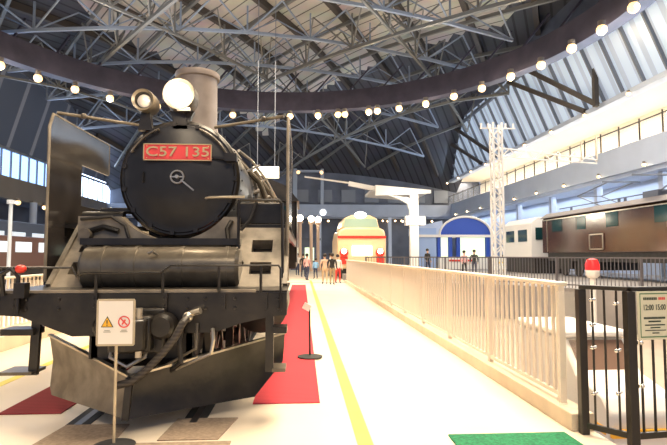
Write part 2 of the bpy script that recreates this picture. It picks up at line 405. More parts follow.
# far side
struct(MB().box(XL, XR + 4, 66, 66.3, 0, 16).build('wall_back', M['darkwall']))
b = MB().box(XL, XR + 1, 64.6, 65, 6.4, 7.9); b.box(XL, XR + 1, 65, 66, 6.2, 6.4)
struct(b.build('bridge_fascia', M['fasciaf'], base=(0, 65, 6.4)))
b = MB()
for k in range(14): b.box(-22 + 3 * k, -20.2 + 3 * k, 65.8, 65.95, 8.3, 9.9)
struct(b.build('window_5', M['mullion'], base=(0, 65.9, 8.3)))
b = MB()
for k in range(9): b.box(-20 + 4.4 * k, -19.6 + 4.4 * k, 64.4, 64.9, 0, 6.3)
struct(b.build('wall_back_column', M['fascia']))

# ================================================================ FLOOR COVERINGS, RAILS
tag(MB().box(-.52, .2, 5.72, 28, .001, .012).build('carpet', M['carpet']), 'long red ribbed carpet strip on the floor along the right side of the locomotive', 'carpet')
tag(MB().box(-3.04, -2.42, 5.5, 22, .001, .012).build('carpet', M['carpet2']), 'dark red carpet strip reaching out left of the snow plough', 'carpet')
tag(MB().box(1.3, 2.36, 4.0, 4.64, .001, .014).build('floor_mat', M['green']), 'green floor mat at the foot of the railing end', 'mat')
tag(MB().prism([(-2.2, 5.12), (-1.62, 5.12), (-1.58, 4.2), (-2.3, 4.2)], .001, .01, 'XY').build('floor_mat', M['mat']), 'taupe mat on the floor left of the warning sign base', 'mat')
tag(MB().prism([(-1.2, 5.25), (-.62, 5.25), (-.72, 4.66), (-1.24, 4.66)], .001, .01, 'XY').build('floor_mat', M['mat']), 'taupe mat on the floor right of the warning sign base', 'mat')
tag(MB().box(-1.42, -.6, 4.3, 4.6, .001, .011).build('floor_mat', M['mat']), 'taupe mat cut by the bottom edge of the photo, nearest the camera', 'mat')
for x, w in ((-2.1, 'left'), (-1.03, 'right')):
    b = MB().box(x - .035, x + .035, 5.12, 28, .001, .011); b.box(x - .11, x + .11, 5.12, 28, .0005, .006, 1)
    tag(b.build('rail', [M['rail'], M['groove']]), 'steel rail in a dark groove under the %s wheels of the black locomotive' % w, 'rail')

# ================================================================ STEAM LOCOMOTIVE
XC = -1.545; ZC = 2.565; RB = .76
loco = empty('steam_locomotive', (XC, 5.1, 0), 'black steam locomotive with a glowing headlight and red number plate, standing on the rails', 'locomotive')
def part(b, name, m, parent=loco, bevel=0, label=None):
    o = b.build(name, m, parent, bevel)
    if label: o['label'] = label
    return o
# buffer beam
bz = 1.235
o1 = [(-1.42, bz), (1.40, bz), (1.40, 1.02), (1.22, 1.0), (.95, .94), (.72, .86), (-.62, .83), (-.80, .90), (-1.1, 1.02), (-1.42, 1.04)]
b = MB().prism([(XC + x, z) for x, z in o1], 5.10, 5.16)
for x in (-1.3, -1.05, -.75, .45, .62, .9, 1.2, 1.32):
    for z in (1.18, 1.09): b.lathe([(.001, -.018), (.014, -.014), (.018, 0)], (XC + x, 5.1, z), 'Y', 8)
part(b, 'buffer_beam', M['black'])
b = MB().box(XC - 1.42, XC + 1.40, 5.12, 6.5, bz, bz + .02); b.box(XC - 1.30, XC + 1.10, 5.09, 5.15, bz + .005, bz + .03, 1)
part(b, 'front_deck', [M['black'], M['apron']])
# snow plough
def wing(sx):
    t = .03; yr, ye = 4.86, 5.78; xe = 1.14 if sx < 0 else 1.36; zo = .20 if sx < 0 else .44; xi = .06 if sx < 0 else .3
    P = [(0, yr, .5), (0, yr - .05, .14), (sx * xe, ye, .74), (sx * (xe - .02), ye, zo), (sx * (xe - xi), ye - .8 * xi, .13)]
    P = [Vector((XC + x, y, z)) for x, y, z in P]
    mid1 = (P[0] * .5 + P[2] * .5) + Vector((0, .06, -.16)); 
    fr = [P[0], P[1], P[4], P[3], P[2]]; bk = [p + Vector((0, t, 0)) for p in fr]
    # concave mouldboard: a middle row pushed back
    tops = [P[0].lerp(P[2], k / 6) for k in range(7)]; bots = [P[1].lerp(P[4], k / 5) for k in range(6)] + [P[3]]
    mids = [(a + c) / 2 + Vector((0, .07, 0)) for a, c in zip(tops, bots)]
    b = MB(); vs = tops + mids + bots; fs = [(r * 7 + k, r * 7 + k + 1, (r + 1) * 7 + k + 1, (r + 1) * 7 + k) for r in range(2) for k in range(6)]
    b.add(vs, fs, 0, True); b.add([v + Vector((0, t, 0)) for v in vs], fs, 0, True)
    rim = [0, 1, 2, 3, 4, 5, 6, 13, 20, 19, 18, 17, 16, 15, 14, 7]
    b.add(vs + [v + Vector((0, t, 0)) for v in vs], [(rim[i], rim[(i + 1) % 16], rim[(i + 1) % 16] + 21, rim[i] + 21) for i in range(16)])
    b.bar(P[0] + Vector((0, 0, .01)), P[2] + Vector((0, 0, .01)), .05, .02, 1)
    return b
def plough():
    pl = part(wing(-1), 'snow_plough', [M['apron'], M['steel']], label='left wing of the V-shaped snow plough, painted in its lit beige tone')  # left wing's beige imitates the light falling on it
    part(wing(1), 'snow_plough', [M['black'], M['steel']], label='dark right wing of the V-shaped snow plough')
    b = MB().bar((XC - .02, 4.83, .13), (XC, 4.86, .5), .06, .05)
    part(b, 'plough_nose', M['black'])
    part(MB().bar((XC + .62, 5.2, .9), (XC + .62, 5.5, .35), .06), 'plough_bracket', M['dark'])
plough()
# coupler
b = MB().box(XC - .17, XC + .17, 4.86, 5.12, .72, 1.04); b.box(XC - .10, XC + .1, 4.9, 5.0, .74, 1.02)
b.prism([(-.16 + XC, 4.75), (-.02 + XC, 4.7), (.14 + XC, 4.79), (.15 + XC, 4.95), (-.02 + XC, 4.95), (-.08 + XC, 4.84), (-.2 + XC, 4.88)], .74, 1.02, 'XY')
b.box(XC - .26, XC + .26, 5.0, 5.1, .68, 1.1)
cp = part(b, 'coupler', M['black'], bevel=.02)
part(MB().cyl((XC + .08, 4.83, .68), (XC + .08, 4.83, 1.12), .03), 'knuckle_pin', M['steel'], cp)
for sgn in (-1, 1): part(MB().lathe([(.001, -.05), (.09, -.05), (.12, -.02), (.12, .14), (.07, .16), (.07, .3)], (XC + sgn * .25, 4.94, .94), 'Y', 20), 'beam_fitting', M['black'])
# hoses
b = MB().tube([(XC + .48, 4.98, 1.02), (XC + .46, 4.86, .98), (XC + .40, 4.82, .85), (XC + .30, 4.8, .72), (XC + .17, 4.8, .58), (XC + .05, 4.78, .48), (XC - .1, 4.8, .44)], .035, 10)
h = part(b, 'brake_hose', M['hose'])
part(MB().tube([(XC + .48, 5.08, 1.0), (XC + .5, 5.0, 1.05), (XC + .6, 4.96, 1.08)], .03).ball((XC + .48, 4.98, 1.02), .05), 'hose_valve', M['steel'], h)
b = MB().tube([(XC + .7, 5.05, .9), (XC + .72, 4.98, .8), (XC + .7, 4.98, .68), (XC + .35, 5.1, .52)], .018, 8); part(b, 'pipe', M['steel'])
b = MB().tube([(XC + .1, 5.02, .98), (XC + .25, 4.98, 1.04), (XC + .35, 5.0, .95), (XC + .36, 5.05, .75)], .022, 8); part(b, 'pipe', M['dark'])
# uncoupling lever and rails above the beam
b = MB().tube([(XC - 1.30, 5.06, 1.48), (XC - .62, 5.06, 1.48), (XC - .58, 5.06, 1.40), (XC - .5, 5.05, 1.43), (XC + .2, 5.05, 1.43), (XC + .30, 5.05, 1.50), (XC + 1.32, 5.05, 1.50), (XC + 1.34, 5.05, 1.47), (XC + 1.34, 5.05, 1.06)], .011, 8)
for x, z in ((-1.25, 1.48), (-.4, 1.43), (.22, 1.43), (.75, 1.5), (1.15, 1.5)): b.cyl((XC + x, 5.06, z), (XC + x, 5.07, bz), .014, n=8)
part(b, 'uncoupling_lever', M['black'])
# lamp bracket on left end of beam, marker
b = MB().tube([(XC - 1.24, 5.06, 1.22), (XC - 1.26, 5.05, 1.42), (XC - 1.17, 5.04, 1.47), (XC - 1.10, 5.04, 1.40), (XC - 1.1, 5.04, 1.05)], .022, 8).box(XC - 1.12, XC - 1.02, 5.0, 5.1, 1.2, 1.34)
lb = part(b, 'lamp_bracket', M['black'])
part(MB().ball((XC - 1.07, 5.02, 1.47), .05, sc=(1, 1, .8)), 'marker_lens', M['ered'], lb)
# side steps
for sx, xx in ((-1, -.99), (1, 1.23)):
    st = part(MB().bar((XC + xx, 5.2, 1.02), (XC + xx - (.02 if sx < 0 else 0), 5.2, .46), .08, .05), 'step_post', M['black'])
    part(MB().box(XC + xx + (-.3 if sx < 0 else .03), XC + xx + (0 if sx < 0 else .16), 5.12, 5.4, .47, .5), 'step_tread', M['litpaint'], st)
    part(MB().box(XC + xx + (-.3 if sx < 0 else .03), XC + xx + (0 if sx < 0 else .17), 5.12, 5.35, .84, .9), 'step_tread', M['black'], st)
# feedwater heater (horizontal drum across the deck)
b = MB().lathe([(.001, -.86), (.20, -.855), (.235, -.82), (.235, .8), (.20, .84), (.001, .85)], (XC + .02, 5.88, 1.455), 'X', 40)
for x in (-.62, -.28, .22, .70): b.lathe([(.236, x - .02), (.246, x - .02), (.246, x + .02), (.236, x + .02)], (XC + .02, 5.88, 1.455), 'X', 40)
for k in range(14):
    a = 2 * pi * k / 14; b.ball((XC + .82, 5.88 + .2 * cos(a), 1.475 + .2 * sin(a)), .022, 6)
fh = part(b, 'feedwater_heater', M['jacket'])
for x in (-.55, .55): part(MB().box(XC + x - .05, XC + x + .05, 5.8, 5.96, bz, 1.3), 'heater_saddle', M['black'], fh)
part(MB().tube([(XC + .0, 5.66, 1.6), (XC - .03, 5.6, 1.64), (XC - .08, 5.62, 1.62)], .015), 'drain_cock', M['steel'], fh)
# deck plate behind heater (light front apron) and black ledge above heater
b = MB().box(XC - .95, XC + .82, 6.0, 6.28, 1.715, 1.79); part(b, 'ledge', M['black'])
sp_ = [(XC - 1.1, bz), (XC - 1.1, 2.06)] + [(XC + .79 * cos(radians(a)), ZC + .79 * sin(radians(a))) for a in range(220, 321, 5)] + [(XC + .78, 2.06), (XC + .78, bz)]
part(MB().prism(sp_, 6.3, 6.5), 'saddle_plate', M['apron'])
# sloping step plates both sides from deck to running board
for sgn in (-1, 1):
    x0, x1 = (XC + .72, XC + 1.36) if sgn > 0 else (XC - 1.16, XC - .80)
    pts = [(5.75, bz + .02), (6.55, 1.98), (6.55, 1.92), (5.8, bz + .0)]
    b = MB()
    # plate with two toe holes built as strips
    def sl(x, t, d=0): y = 5.75 + .8 * t; z = bz + .02 + .73 * t; return (x, y + d, z - d * .9)
    def quad(xa, xb, ta, tb, mi=0, d=0):
        b.add([sl(xa, ta, d), sl(xb, ta, d), sl(xb, tb, d), sl(xa, tb, d)], [(0, 1, 2, 3)], mi)
    ha, hb = x0 + (x1 - x0) * .36, x0 + (x1 - x0) * .74
    for ta, tb, hole in ((0, .18, 0), (.18, .36, 1), (.36, .52, 0), (.52, .72, 1), (.72, 1, 0)):
        if hole: quad(x0, ha, ta, tb); quad(hb, x1, ta, tb); quad(ha - .01, hb + .01, ta, tb, 1, .12)
        else: quad(x0, x1, ta, tb)
    for ta, tb in ((.18, .36), (.52, .72)):
        for t in (ta, tb): b.add([sl(ha, t), sl(hb, t), sl(hb, t, .12), sl(ha, t, .12)], [(0, 1, 2, 3)])
        for x in (ha, hb): b.add([sl(x, ta), sl(x, tb), sl(x, tb, .12), sl(x, ta, .12)], [(0, 1, 2, 3)])
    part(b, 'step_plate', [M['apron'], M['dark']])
    e = x0 if sgn < 0 else x1
    part(MB().bar((e, 5.75, bz + .04), (e, 6.55, 2.0), .05, .04), 'step_plate_edge', M['litpaint'])
    # running board
    part(MB().box(min(XC + sgn * .62, XC + sgn * 1.38), max(XC + sgn * .62, XC + sgn * 1.38), 6.5, 16, 1.93, 1.98).box(XC + sgn * 1.36 - .02, XC + sgn * 1.36 + .02, 6.5, 16, 1.82, 2.0), 'running_board', M['black'])
# pipes / shelf by the step plate on the right
b = MB().box(XC + .72, XC + 1.30, 6.56, 6.8, 1.98, 2.26)
part(b, 'tool_box', M['black'], bevel=.02)
b = MB().cyl((XC - 1.2, 6.7, 2.08), (XC - .7, 6.7, 2.08), .07); b.cyl((XC - 1.0, 6.75, 2.16), (XC - .6, 6.75, 2.16), .04); part(b, 'pipe', M['black'])
# smokebox

b = MB().lathe([(.60, 6.62), (.715, 6.62), (.75, 6.65), (RB, 6.70), (RB, 8.5), (.70, 8.5)], (XC, 0, ZC), 'Y', 64)
b.box(XC - .45, XC + .45, 6.9, 8.2, 1.3, 2.1)
for k in range(36):
    a = 2 * pi * k / 36
    for y in (6.76, 8.4): b.ball((XC + RB * cos(a), y, ZC + RB * sin(a)), .014, 5)
sb = part(b, 'smokebox', M['black'])
b = MB().lathe([(.001, 6.50), (.20, 6.508), (.45, 6.545), (.60, 6.60), (.68, 6.60), (.70, 6.63)], (XC, 0, ZC), 'Y', 64)
sd = part(b, 'smokebox_door', M['door'], sb)
b = MB().arc((XC, 6.475, ZC), .078, 0, 360, .011, n=20)
b.bar((XC - .085, 6.47, ZC), (XC + .085, 6.47, ZC), .014); b.cyl((XC, 6.52, ZC), (XC, 6.44, ZC), .022)
b.bar((XC + .05, 6.46, ZC - .04), (XC + .21, 6.45, ZC - .17), .018)
part(b, 'door_handle', M['steel'], sb)
b = MB().tube([(XC - .42, 6.56, ZC + .07), (XC - .43, 6.52, ZC + .05), (XC - .43, 6.52, ZC - .05), (XC - .42, 6.56, ZC - .07)], .01); part(b, 'door_grip', M['black'], sb)
b = MB().box(XC - .42, XC + .415, 6.49, 6.505, ZC + .205, ZC + .415)
b.tube([(XC + .415, 6.5, ZC + .21)] , .01) if 0 else None
npl = part(b, 'number_plate', M['plate'], sb)
nb = MB(); zz = ZC + .31
for a_, c_ in (((XC - .42, 6.487, ZC + .21), (XC + .415, 6.487, ZC + .21)), ((XC - .42, 6.487, ZC + .41), (XC + .415, 6.487, ZC + .41)), ((XC - .415, 6.487, ZC + .205), (XC - .415, 6.487, ZC + .415)), ((XC + .41, 6.487, ZC + .205), (XC + .41, 6.487, ZC + .415))): nb.bar(a_, c_, .012)
text_mesh('C57 135', .172, (XC, 6.484, zz), 0, nb, .006, xs=1.32, bold=.001)
for x in (-.38, .375):
    for z in (.235, .385): nb.ball((XC + x, 6.487, ZC + z), .008, 6)
part(nb, 'numerals', M['brass'], sb)
# hinge brackets on the right
b = MB().bar((XC + .40, 6.54, ZC + .26), (XC + .66, 6.56, ZC + .25), .03).box(XC + .57, XC + .72, 6.5, 6.6, ZC + .21, ZC + .31)
part(b, 'door_hinge', M['black'], sb)
b = MB().arc((XC, 6.55, ZC), .665, 28, 68, .012); b.arc((XC, 6.55, ZC), .665, 112, 152, .012)
for a in (30, 48, 66, 114, 132, 150): b.cyl((XC + .665 * cos(radians(a)), 6.55, ZC + .665 * sin(radians(a))), (XC + .665 * cos(radians(a)), 6.66, ZC + .665 * sin(radians(a))), .014, n=6)
part(b, 'door_handrail', M['litpaint'], sb)
for a in range(0, 360, 24):
    b = MB().box(XC + .69 * cos(radians(a)) - .025, XC + .69 * cos(radians(a)) + .025, 6.575, 6.62, ZC + .69 * sin(radians(a)) - .025, ZC + .69 * sin(radians(a)) + .025)
    part(b, 'door_clamp', M['black'], sb)
# front step under handle at right: cream rod
b = MB().tube([(XC + .36, 6.45, ZC - .27), (XC + .40, 6.42, ZC - .26), (XC + .84, 6.42, ZC - .25)], .018); part(b, 'pipe', M['steel'])
# boiler
b = MB().lathe([(.70, 8.5), (.76, 8.5), (.80, 10.5), (.86, 13.2), (.86, 14.4), (.5, 14.4)], (XC, 0, ZC), 'Y', 48)
for y in (8.52, 9.6, 10.7, 11.8, 13.0): b.lathe([(.80, y), (.875, y), (.875, y + .06), (.80, y + .06)] if y > 11 else [(.77, y), (.82, y), (.82, y + .06), (.77, y + .06)], (XC, 0, ZC), 'Y', 48)
bo = part(b, 'boiler', M['jacket'])
b = MB().ball((XC, 9.9, ZC + .72), .42, 20, sc=(1, 2.2, .95)); part(b, 'steam_dome', M['jacket'])
b = MB().cyl((XC, 8.9, ZC + .6), (XC, 8.9, ZC + 1.0), .2, .16); part(b, 'feed_cover', M['jacket'])
b = MB().tube([(XC + .70, 6.9, ZC + .42), (XC + .82, 7.4, ZC + .38), (XC + .92, 9, ZC + .34), (XC + .98, 14, ZC + .34)], .02)
for y in (7.6, 9, 10.4, 11.8, 13.2): b.cyl((XC + .74, y, ZC + .26), (XC + .93, y, ZC + .35), .016, n=6)
part(b, 'boiler_handrail', M['steel'])
b = MB().tube([(XC - .70, 6.9, ZC + .42), (XC - .82, 7.4, ZC + .38), (XC - .92, 9, ZC + .34), (XC - .98, 14, ZC + .34)], .02); part(b, 'boiler_handrail', M['steel'])
b = MB()
for x, z, r in ((.88, -.1, .05), (.95, -.28, .04), (.86, .1, .035), (1.0, .0, .025)):
    b.tube([(XC + x - .2, 8.3, ZC + z - .1), (XC + x, 8.6, ZC + z), (XC + x + .05, 14, ZC + z)], r)
b.tube([(XC + .5, 8.3, ZC + .55), (XC + .86, 8.4, ZC + .2), (XC + 1.05, 8.5, ZC - .3), (XC + 1.1, 8.6, 1.95)], .045)
b.tube([(XC + .6, 10.3, ZC + .7), (XC + .95, 10.4, ZC + .2), (XC + 1.1, 10.5, ZC - .3), (XC + 1.15, 10.6, 1.95)], .045)
part(b, 'boiler_pipes', M['litpaint'])
b = MB().cyl((XC + 1.05, 9.2, 2.25), (XC + 1.05, 10.9, 2.25), .24, n=24); b.cyl((XC - 1.05, 9.2, 2.25), (XC - 1.05, 10.9, 2.25), .24, n=24); part(b, 'air_tank', M['black'])
# small fittings on and around the front
for pts, rr, mm in (
    ([(-1.02, 6.27, 1.86), (-.80, 6.27, 1.93), (-.62, 6.27, 1.88)], .035, 'black'),
    ([(-1.05, 6.25, 2.02), (-.7, 6.25, 2.05), (-.55, 6.28, 1.95), (-.5, 6.28, 1.8)], .02, 'dark'),
    ([(.70, 6.28, 2.0), (.66, 6.2, 1.9), (.70, 6.1, 1.7), (.86, 5.95, 1.5)], .03, 'black'),
    ([(.98, 6.45, 2.25), (.92, 6.42, 2.05), (.80, 6.38, 1.9)], .02, 'dark'),
    ([(-.2, 5.05, .82), (-.22, 4.98, .66), (-.05, 4.93, .58), (.1, 4.96, .66), (.1, 5.05, .8)], .02, 'steel'),
    ([(.42, 5.06, .98), (.40, 5.0, .8), (.42, 5.0, .6), (.3, 5.1, .5)], .024, 'dark'),
    ([(.55, 5.08, .95), (.55, 5.02, .72), (.25, 5.06, .55)], .014, 'jacket'),
    ([(.62, 6.9, 1.5), (.95, 6.9, 1.75), (1.0, 7.1, 1.9)], .04, 'dark')):
    part(MB().tube([(XC + x, y, z) for x, y, z in pts], rr, 8), 'pipe', M[mm])
part(MB().cyl((XC - .98, 6.18, 1.84), (XC - .98, 6.3, 1.84), .07, n=14).cyl((XC - .98, 6.2, 1.78), (XC - .98, 6.2, 1.7), .03, n=8), 'drain_valve', M['litpaint'])
for x in (-1.15, -.42, .23, .78, 1.18): part(MB().box(XC + x - .035, XC + x + .035, 5.06, 5.1, 1.08, 1.24).cyl((XC + x, 5.05, 1.12), (XC + x, 5.1, 1.12), .016, n=8).cyl((XC + x, 5.05, 1.19), (XC + x, 5.1, 1.19), .016, n=8), 'rail_bracket', M['black'])
# chimney
b = MB().lathe([(.36, 3.25), (.315, 3.36), (.29, 3.5), (.285, 4.1), (.285, 4.18)], (XC, 7.62, 0), 'Z', 40)
b.lathe([(.25, 4.25), (.25, 3.6), (.001, 3.6)], (XC, 7.62, 0), 'Z', 40)
ch = part(b, 'chimney', M['chimney'])
part(MB().lathe([(.25, 4.25), (.29, 4.27), (.315, 4.26), (.322, 4.22), (.315, 4.18), (.285, 4.17)], (XC, 7.62, 0), 'Z', 40), 'chimney_rim', M['chimney'], ch)
# headlights
def lamp(name, x, z, r, y, lensm, em):
    b = MB().lathe([(r * .78, -.005), (r, -.03), (r * 1.04, 0), (r * 1.04, .08), (r * 1.06, .20), (r * .9, .32), (.001, .36)], (x, y, z), 'Y', 32)
    b.lathe([(r * .80, .0), (r * .7, .05), (.001, .08)], (x, y, z), 'Y', 32) if em else None
    h = part(b, name, M['litpaint'])
    if em: part(MB().ball((x, y - .03, z), r * .52, 16, sc=(1, .3, 1)), 'bulb', M['core'], h)
    if em: part(MB().lathe([(.001, -.03), (r * .4, -.022), (r * .8, .0)], (x, y, z), 'Y', 32), 'lens', lensm, h)
    else:
        part(MB().lathe([(r * .8, .0), (r * .7, .03), (r * .62, .05)], (x, y, z), 'Y', 32), 'reflector_rim', M['black'], h); part(MB().lathe([(.001, .0), (r * .4, .01), (r * .62, .04)], (x, y, z), 'Y', 32), 'lens', lensm, h)
    part(MB().prism([(x - .09, z - r - .22), (x + .09, z - r - .22), (x + .05, z - r + .02), (x - .05, z - r + .02)], y + .1, y + .2), 'lamp_bracket', M['black'], h)
    return h
hl = lamp('headlight', XC, 3.61, .195, 6.5, M['lens'], 1)
part(MB().box(XC - .02, XC + .14, 6.48, 6.52, 3.40, 3.44), 'lamp_tag', M['steel'], hl)
b = MB(); b.prism([(XC - .14, 3.43), (XC + .16, 3.43), (XC + .03, 3.12), (XC - .03, 3.12)], 6.62, 6.7); part(b, 'lamp_bracket', M['black'], hl)
h2 = lamp('auxiliary_headlight', XC - .44, 3.53, .135, 6.5, M['lens2'], 0)
part(MB().tube([(XC - .42, 6.65, 3.36), (XC - .38, 6.66, 3.2), (XC - .28, 6.68, 3.12)], .04), 'lamp_bracket', M['black'], h2)
# smoke deflectors
def deflector(x):
    b = MB(); w = .012
    P = [(6.08, 1.26), (6.08, 3.08), (6.16, 3.23), (7.9, 3.23), (7.9, 2.78), (6.95, 2.78), (6.95, 2.24), (7.9, 2.24), (7.9, 1.98), (6.9, 1.98)]
    if x < XC: P = P[:-1] + [(6.75, 1.98), (6.55, 1.26)]
    else: P = P[:-1]; P[0] = (6.08, 1.3)
    if x > XC: P = [(6.08, 1.3), (6.08, 3.08), (6.16, 3.23), (7.9, 3.23), (7.9, 1.98), (6.5, 1.98), (6.25, 1.3)]
    b.prism(P, x - w, x + w, 'YZ')
    d = part(b, 'smoke_deflector', M['gloss'])
    e = MB().tube([(x, 6.08, 1.3), (x, 6.07, 3.08), (x, 6.15, 3.24), (x, 7.9, 3.24), (x, 7.9, 2.8)], .018, 8)
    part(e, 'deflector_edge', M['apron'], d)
    sg = 1 if x < XC else -1
    part(MB().tube([(x + sg * .05, 6.12, 3.25), (XC - sg * .42, 6.68, 3.24)], .02).ball((x + sg * .3, 6.26, 3.25), .035, 8), 'stay_rod', M['litpaint'], d)
deflector(XC - 1.355); deflector(XC + 1.375)
# handrails
b = MB().tube([(XC + .83, 5.9, bz), (XC + .83, 5.9, 2.18), (XC + .85, 5.9, 2.22), (XC + 1.28, 5.88, 2.22), (XC + 1.32, 5.88, 2.18), (XC + 1.33, 5.86, bz)], .017, 8); part(b, 'handrail', M['black'])
# cylinders, frame, wheels
for sgn in (-1, 1):
    b = MB().lathe([(.001, 6.95), (.22, 6.96), (.36, 7.0), (.36, 8.1), (.001, 8.15)], (XC + sgn * 1.0, 0, .93), 'Y', 32); b.box(XC + sgn * 1.0 - .3, XC + sgn * 1.0 + .3, 7.0, 8.1, .9, 1.6)
    part(b, 'cylinder', M['black'])
part(MB().box(XC - .48, XC - .42, 5.2, 15.5, .6, 1.25).box(XC + .42, XC + .48, 5.2, 15.5, .6, 1.25).box(XC - .5, XC + .5, 5.2, 5.5, .6, 1.2), 'frame', M['dark'])
def axle(y, r, name):
    b = MB()
    for sgn in (-1, 1):
        c = (XC + sgn * .56, y, r + .012)
        b.lathe([(r - .06, -.05), (r, -.05), (r, .05), (r - .06, .05), (r - .06, -.05)], c, 'X', 36)
        for k in range(10):
            a = 2 * pi * k / 10; b.bar((c[0], y, c[2]), (c[0], y + (r - .05) * cos(a), c[2] + (r - .05) * sin(a)), .05)
        b.lathe([(.001, -.09), (.12, -.09), (.12, .09), (.001, .09)], c, 'X', 16)
    b.cyl((XC - .55, y, r + .012), (XC + .55, y, r + .012), .07)
    part(b, name, M['dark'])
for y in (5.95, 7.65): axle(y, .43, 'leading_wheels')
for y in (9.3, 11.2, 13.1): axle(y, .85, 'driving_wheels')
axle(15.0, .48, 'trailing_wheels')
part(MB().box(XC + .78, XC + .84, 9.3, 13.1, .62, .74).box(XC - .84, XC - .78, 9.3, 13.1, .62, .74), 'coupling_rod', M['steel'])
# cab and tender
b = MB()
b.box(XC - 1.38, XC + 1.38, 14.4, 14.46, 1.5, 3.1); b.box(XC + 1.35, XC + 1.40, 14.4, 16.6, 1.4, 3.1); b.box(XC - 1.40, XC - 1.35, 14.4, 16.6, 1.4, 3.1)
b.prism([(XC - 1.46, 3.08), (XC - 1.1, 3.5), (XC - .4, 3.78), (XC + .4, 3.78), (XC + 1.1, 3.5), (XC + 1.46, 3.08)], 14.2, 16.9)
cb = part(b, 'cab', M['black'])
part(MB().box(XC + .85, XC + 1.2, 14.37, 14.4, 2.4, 2.95).box(XC - 1.2, XC - .85, 14.37, 14.4, 2.4, 2.95), 'cab_window', M['wing'], cb)
b = MB().box(XC - 1.35, XC + 1.35, 17.1, 24.2, 1.15, 2.95); b.prism([(XC - 1.1, 2.9), (XC - .8, 3.4), (XC + .8, 3.4), (XC + 1.1, 2.9)], 17.3, 21)
td = part(b, 'tender', M['black'], bevel=.03)
for y in (18.3, 20.0, 21.6, 23.2):
    b = MB()
    for sgn in (-1, 1): b.lathe([(.001, -.05), (.43, -.05), (.43, .05), (.001, .05)], (XC + sgn * .56, y, .442), 'X', 28)
    part(b, 'tender_wheels', M['dark'])
hlL = bpy.data.lights.new('headlight_beam', 'POINT'); hlL.energy = 25; hlL.color = (1, .8, .55); hlL.shadow_soft_size = .15
hlo = bpy.data.objects.new('headlight_beam', hlL); COL.objects.link(hlo); hlo.location = (XC, 6.2, 3.66)

# ================================================================ WARNING SIGN
sg = empty('warning_sign', (-1.62, 4.38, 0), 'white warning sign with orange triangle and red circle on a thin pole before the locomotive', 'sign')
sx, sy = -1.60, 4.36
sgx, sgy = -1.565, 4.40
part(MB().lathe([(.001, .0), (.17, .0), (.175, .012), (.05, .03), (.001, .034)], (sgx, sgy + .15, 0), 'Z', 32), 'base', M['groove'], sg)
part(MB().cyl((sgx, sgy + .15, .03), (sgx, sgy + .15, .96), .012), 'pole', M['signf'], sg)
bd = part(MB().box(sgx - .148, sgx + .148, sgy + .12, sgy + .14, .85, 1.215), 'board', M['signw'], sg)
fr = MB()
for a_, c_ in (((-.15, .845), (.15, .845)), ((-.15, 1.22), (.15, 1.22)), ((-.15, .845), (-.15, 1.22)), ((.15, .845), (.15, 1.22))): fr.bar((sgx + a_[0], sgy + .125, a_[1]), (sgx + c_[0], sgy + .125, c_[1]), .016)
part(fr, 'board_frame', M['signf'], sg)
tr = MB(); tx, tz = sgx - .068, 1.035
tr.prism([(tx - .052, tz - .042), (tx + .052, tz - .042), (tx, tz + .05)], sgy + .116, sgy + .119, mi=1)
tr.prism([(tx - .042, tz - .036), (tx + .042, tz - .036), (tx, tz + .038)], sgy + .113, sgy + .1165)
tr.prism([(tx - .005, tz + .018), (tx + .005, tz + .018), (tx + .003, tz - .012), (tx - .003, tz - .012)], sgy + .110, sgy + .1135, mi=1); tr.box(tx - .004, tx + .004, sgy + .110, sgy + .1135, tz - .028, tz - .019, 1)
tr.box(tx - .03, tx + .03, sgy + .116, sgy + .119, tz - .085, tz - .078, 2); tr.box(tx - .022, tx + .022, sgy + .116, sgy + .119, tz - .073, tz - .066, 2)
part(tr, 'warning_triangle', [M['orange'], M['ink'], M['inkg']], bd)
cr = MB(); cx, cz = sgx + .07, 1.037
cr.arc((cx, sgy + .117, cz), .045, 0, 360, .005, n=28); cr.bar((cx - .032, sgy + .116, cz + .032), (cx + .032, sgy + .116, cz - .032), .008)
cr.bar((cx - .014, sgy + .118, cz - .02), (cx + .01, sgy + .118, cz + .018), .012, mi=0)
cr.box(cx - .03, cx + .03, sgy + .116, sgy + .119, cz - .085, cz - .078, 1); cr.box(cx - .022, cx + .022, sgy + .116, sgy + .119, cz - .073, cz - .066, 1)
part(cr, 'prohibition_circle', [M['redink'], M['inkg']], bd)

# stanchion
st = empty('rope_stanchion', (.13, 8.2, 0), 'thin dark stanchion with round base on the red carpet edge', 'stanchion')
part(MB().lathe([(.001, .012), (.19, .012), (.195, .03), (.04, .05), (.001, .05)], (.13, 8.2, 0), 'Z', 28), 'base', M['groove'], st)
part(MB().cyl((.13, 8.2, .04), (.12, 8.2, .78), .014), 'pole', M['groove'], st)
part(MB().box(.02, .14, 8.16, 8.22, .74, .84, R=Matrix.Rotation(.5, 3, 'Y')).ball((.12, 8.2, .80), .03), 'hook', M['white'], st)

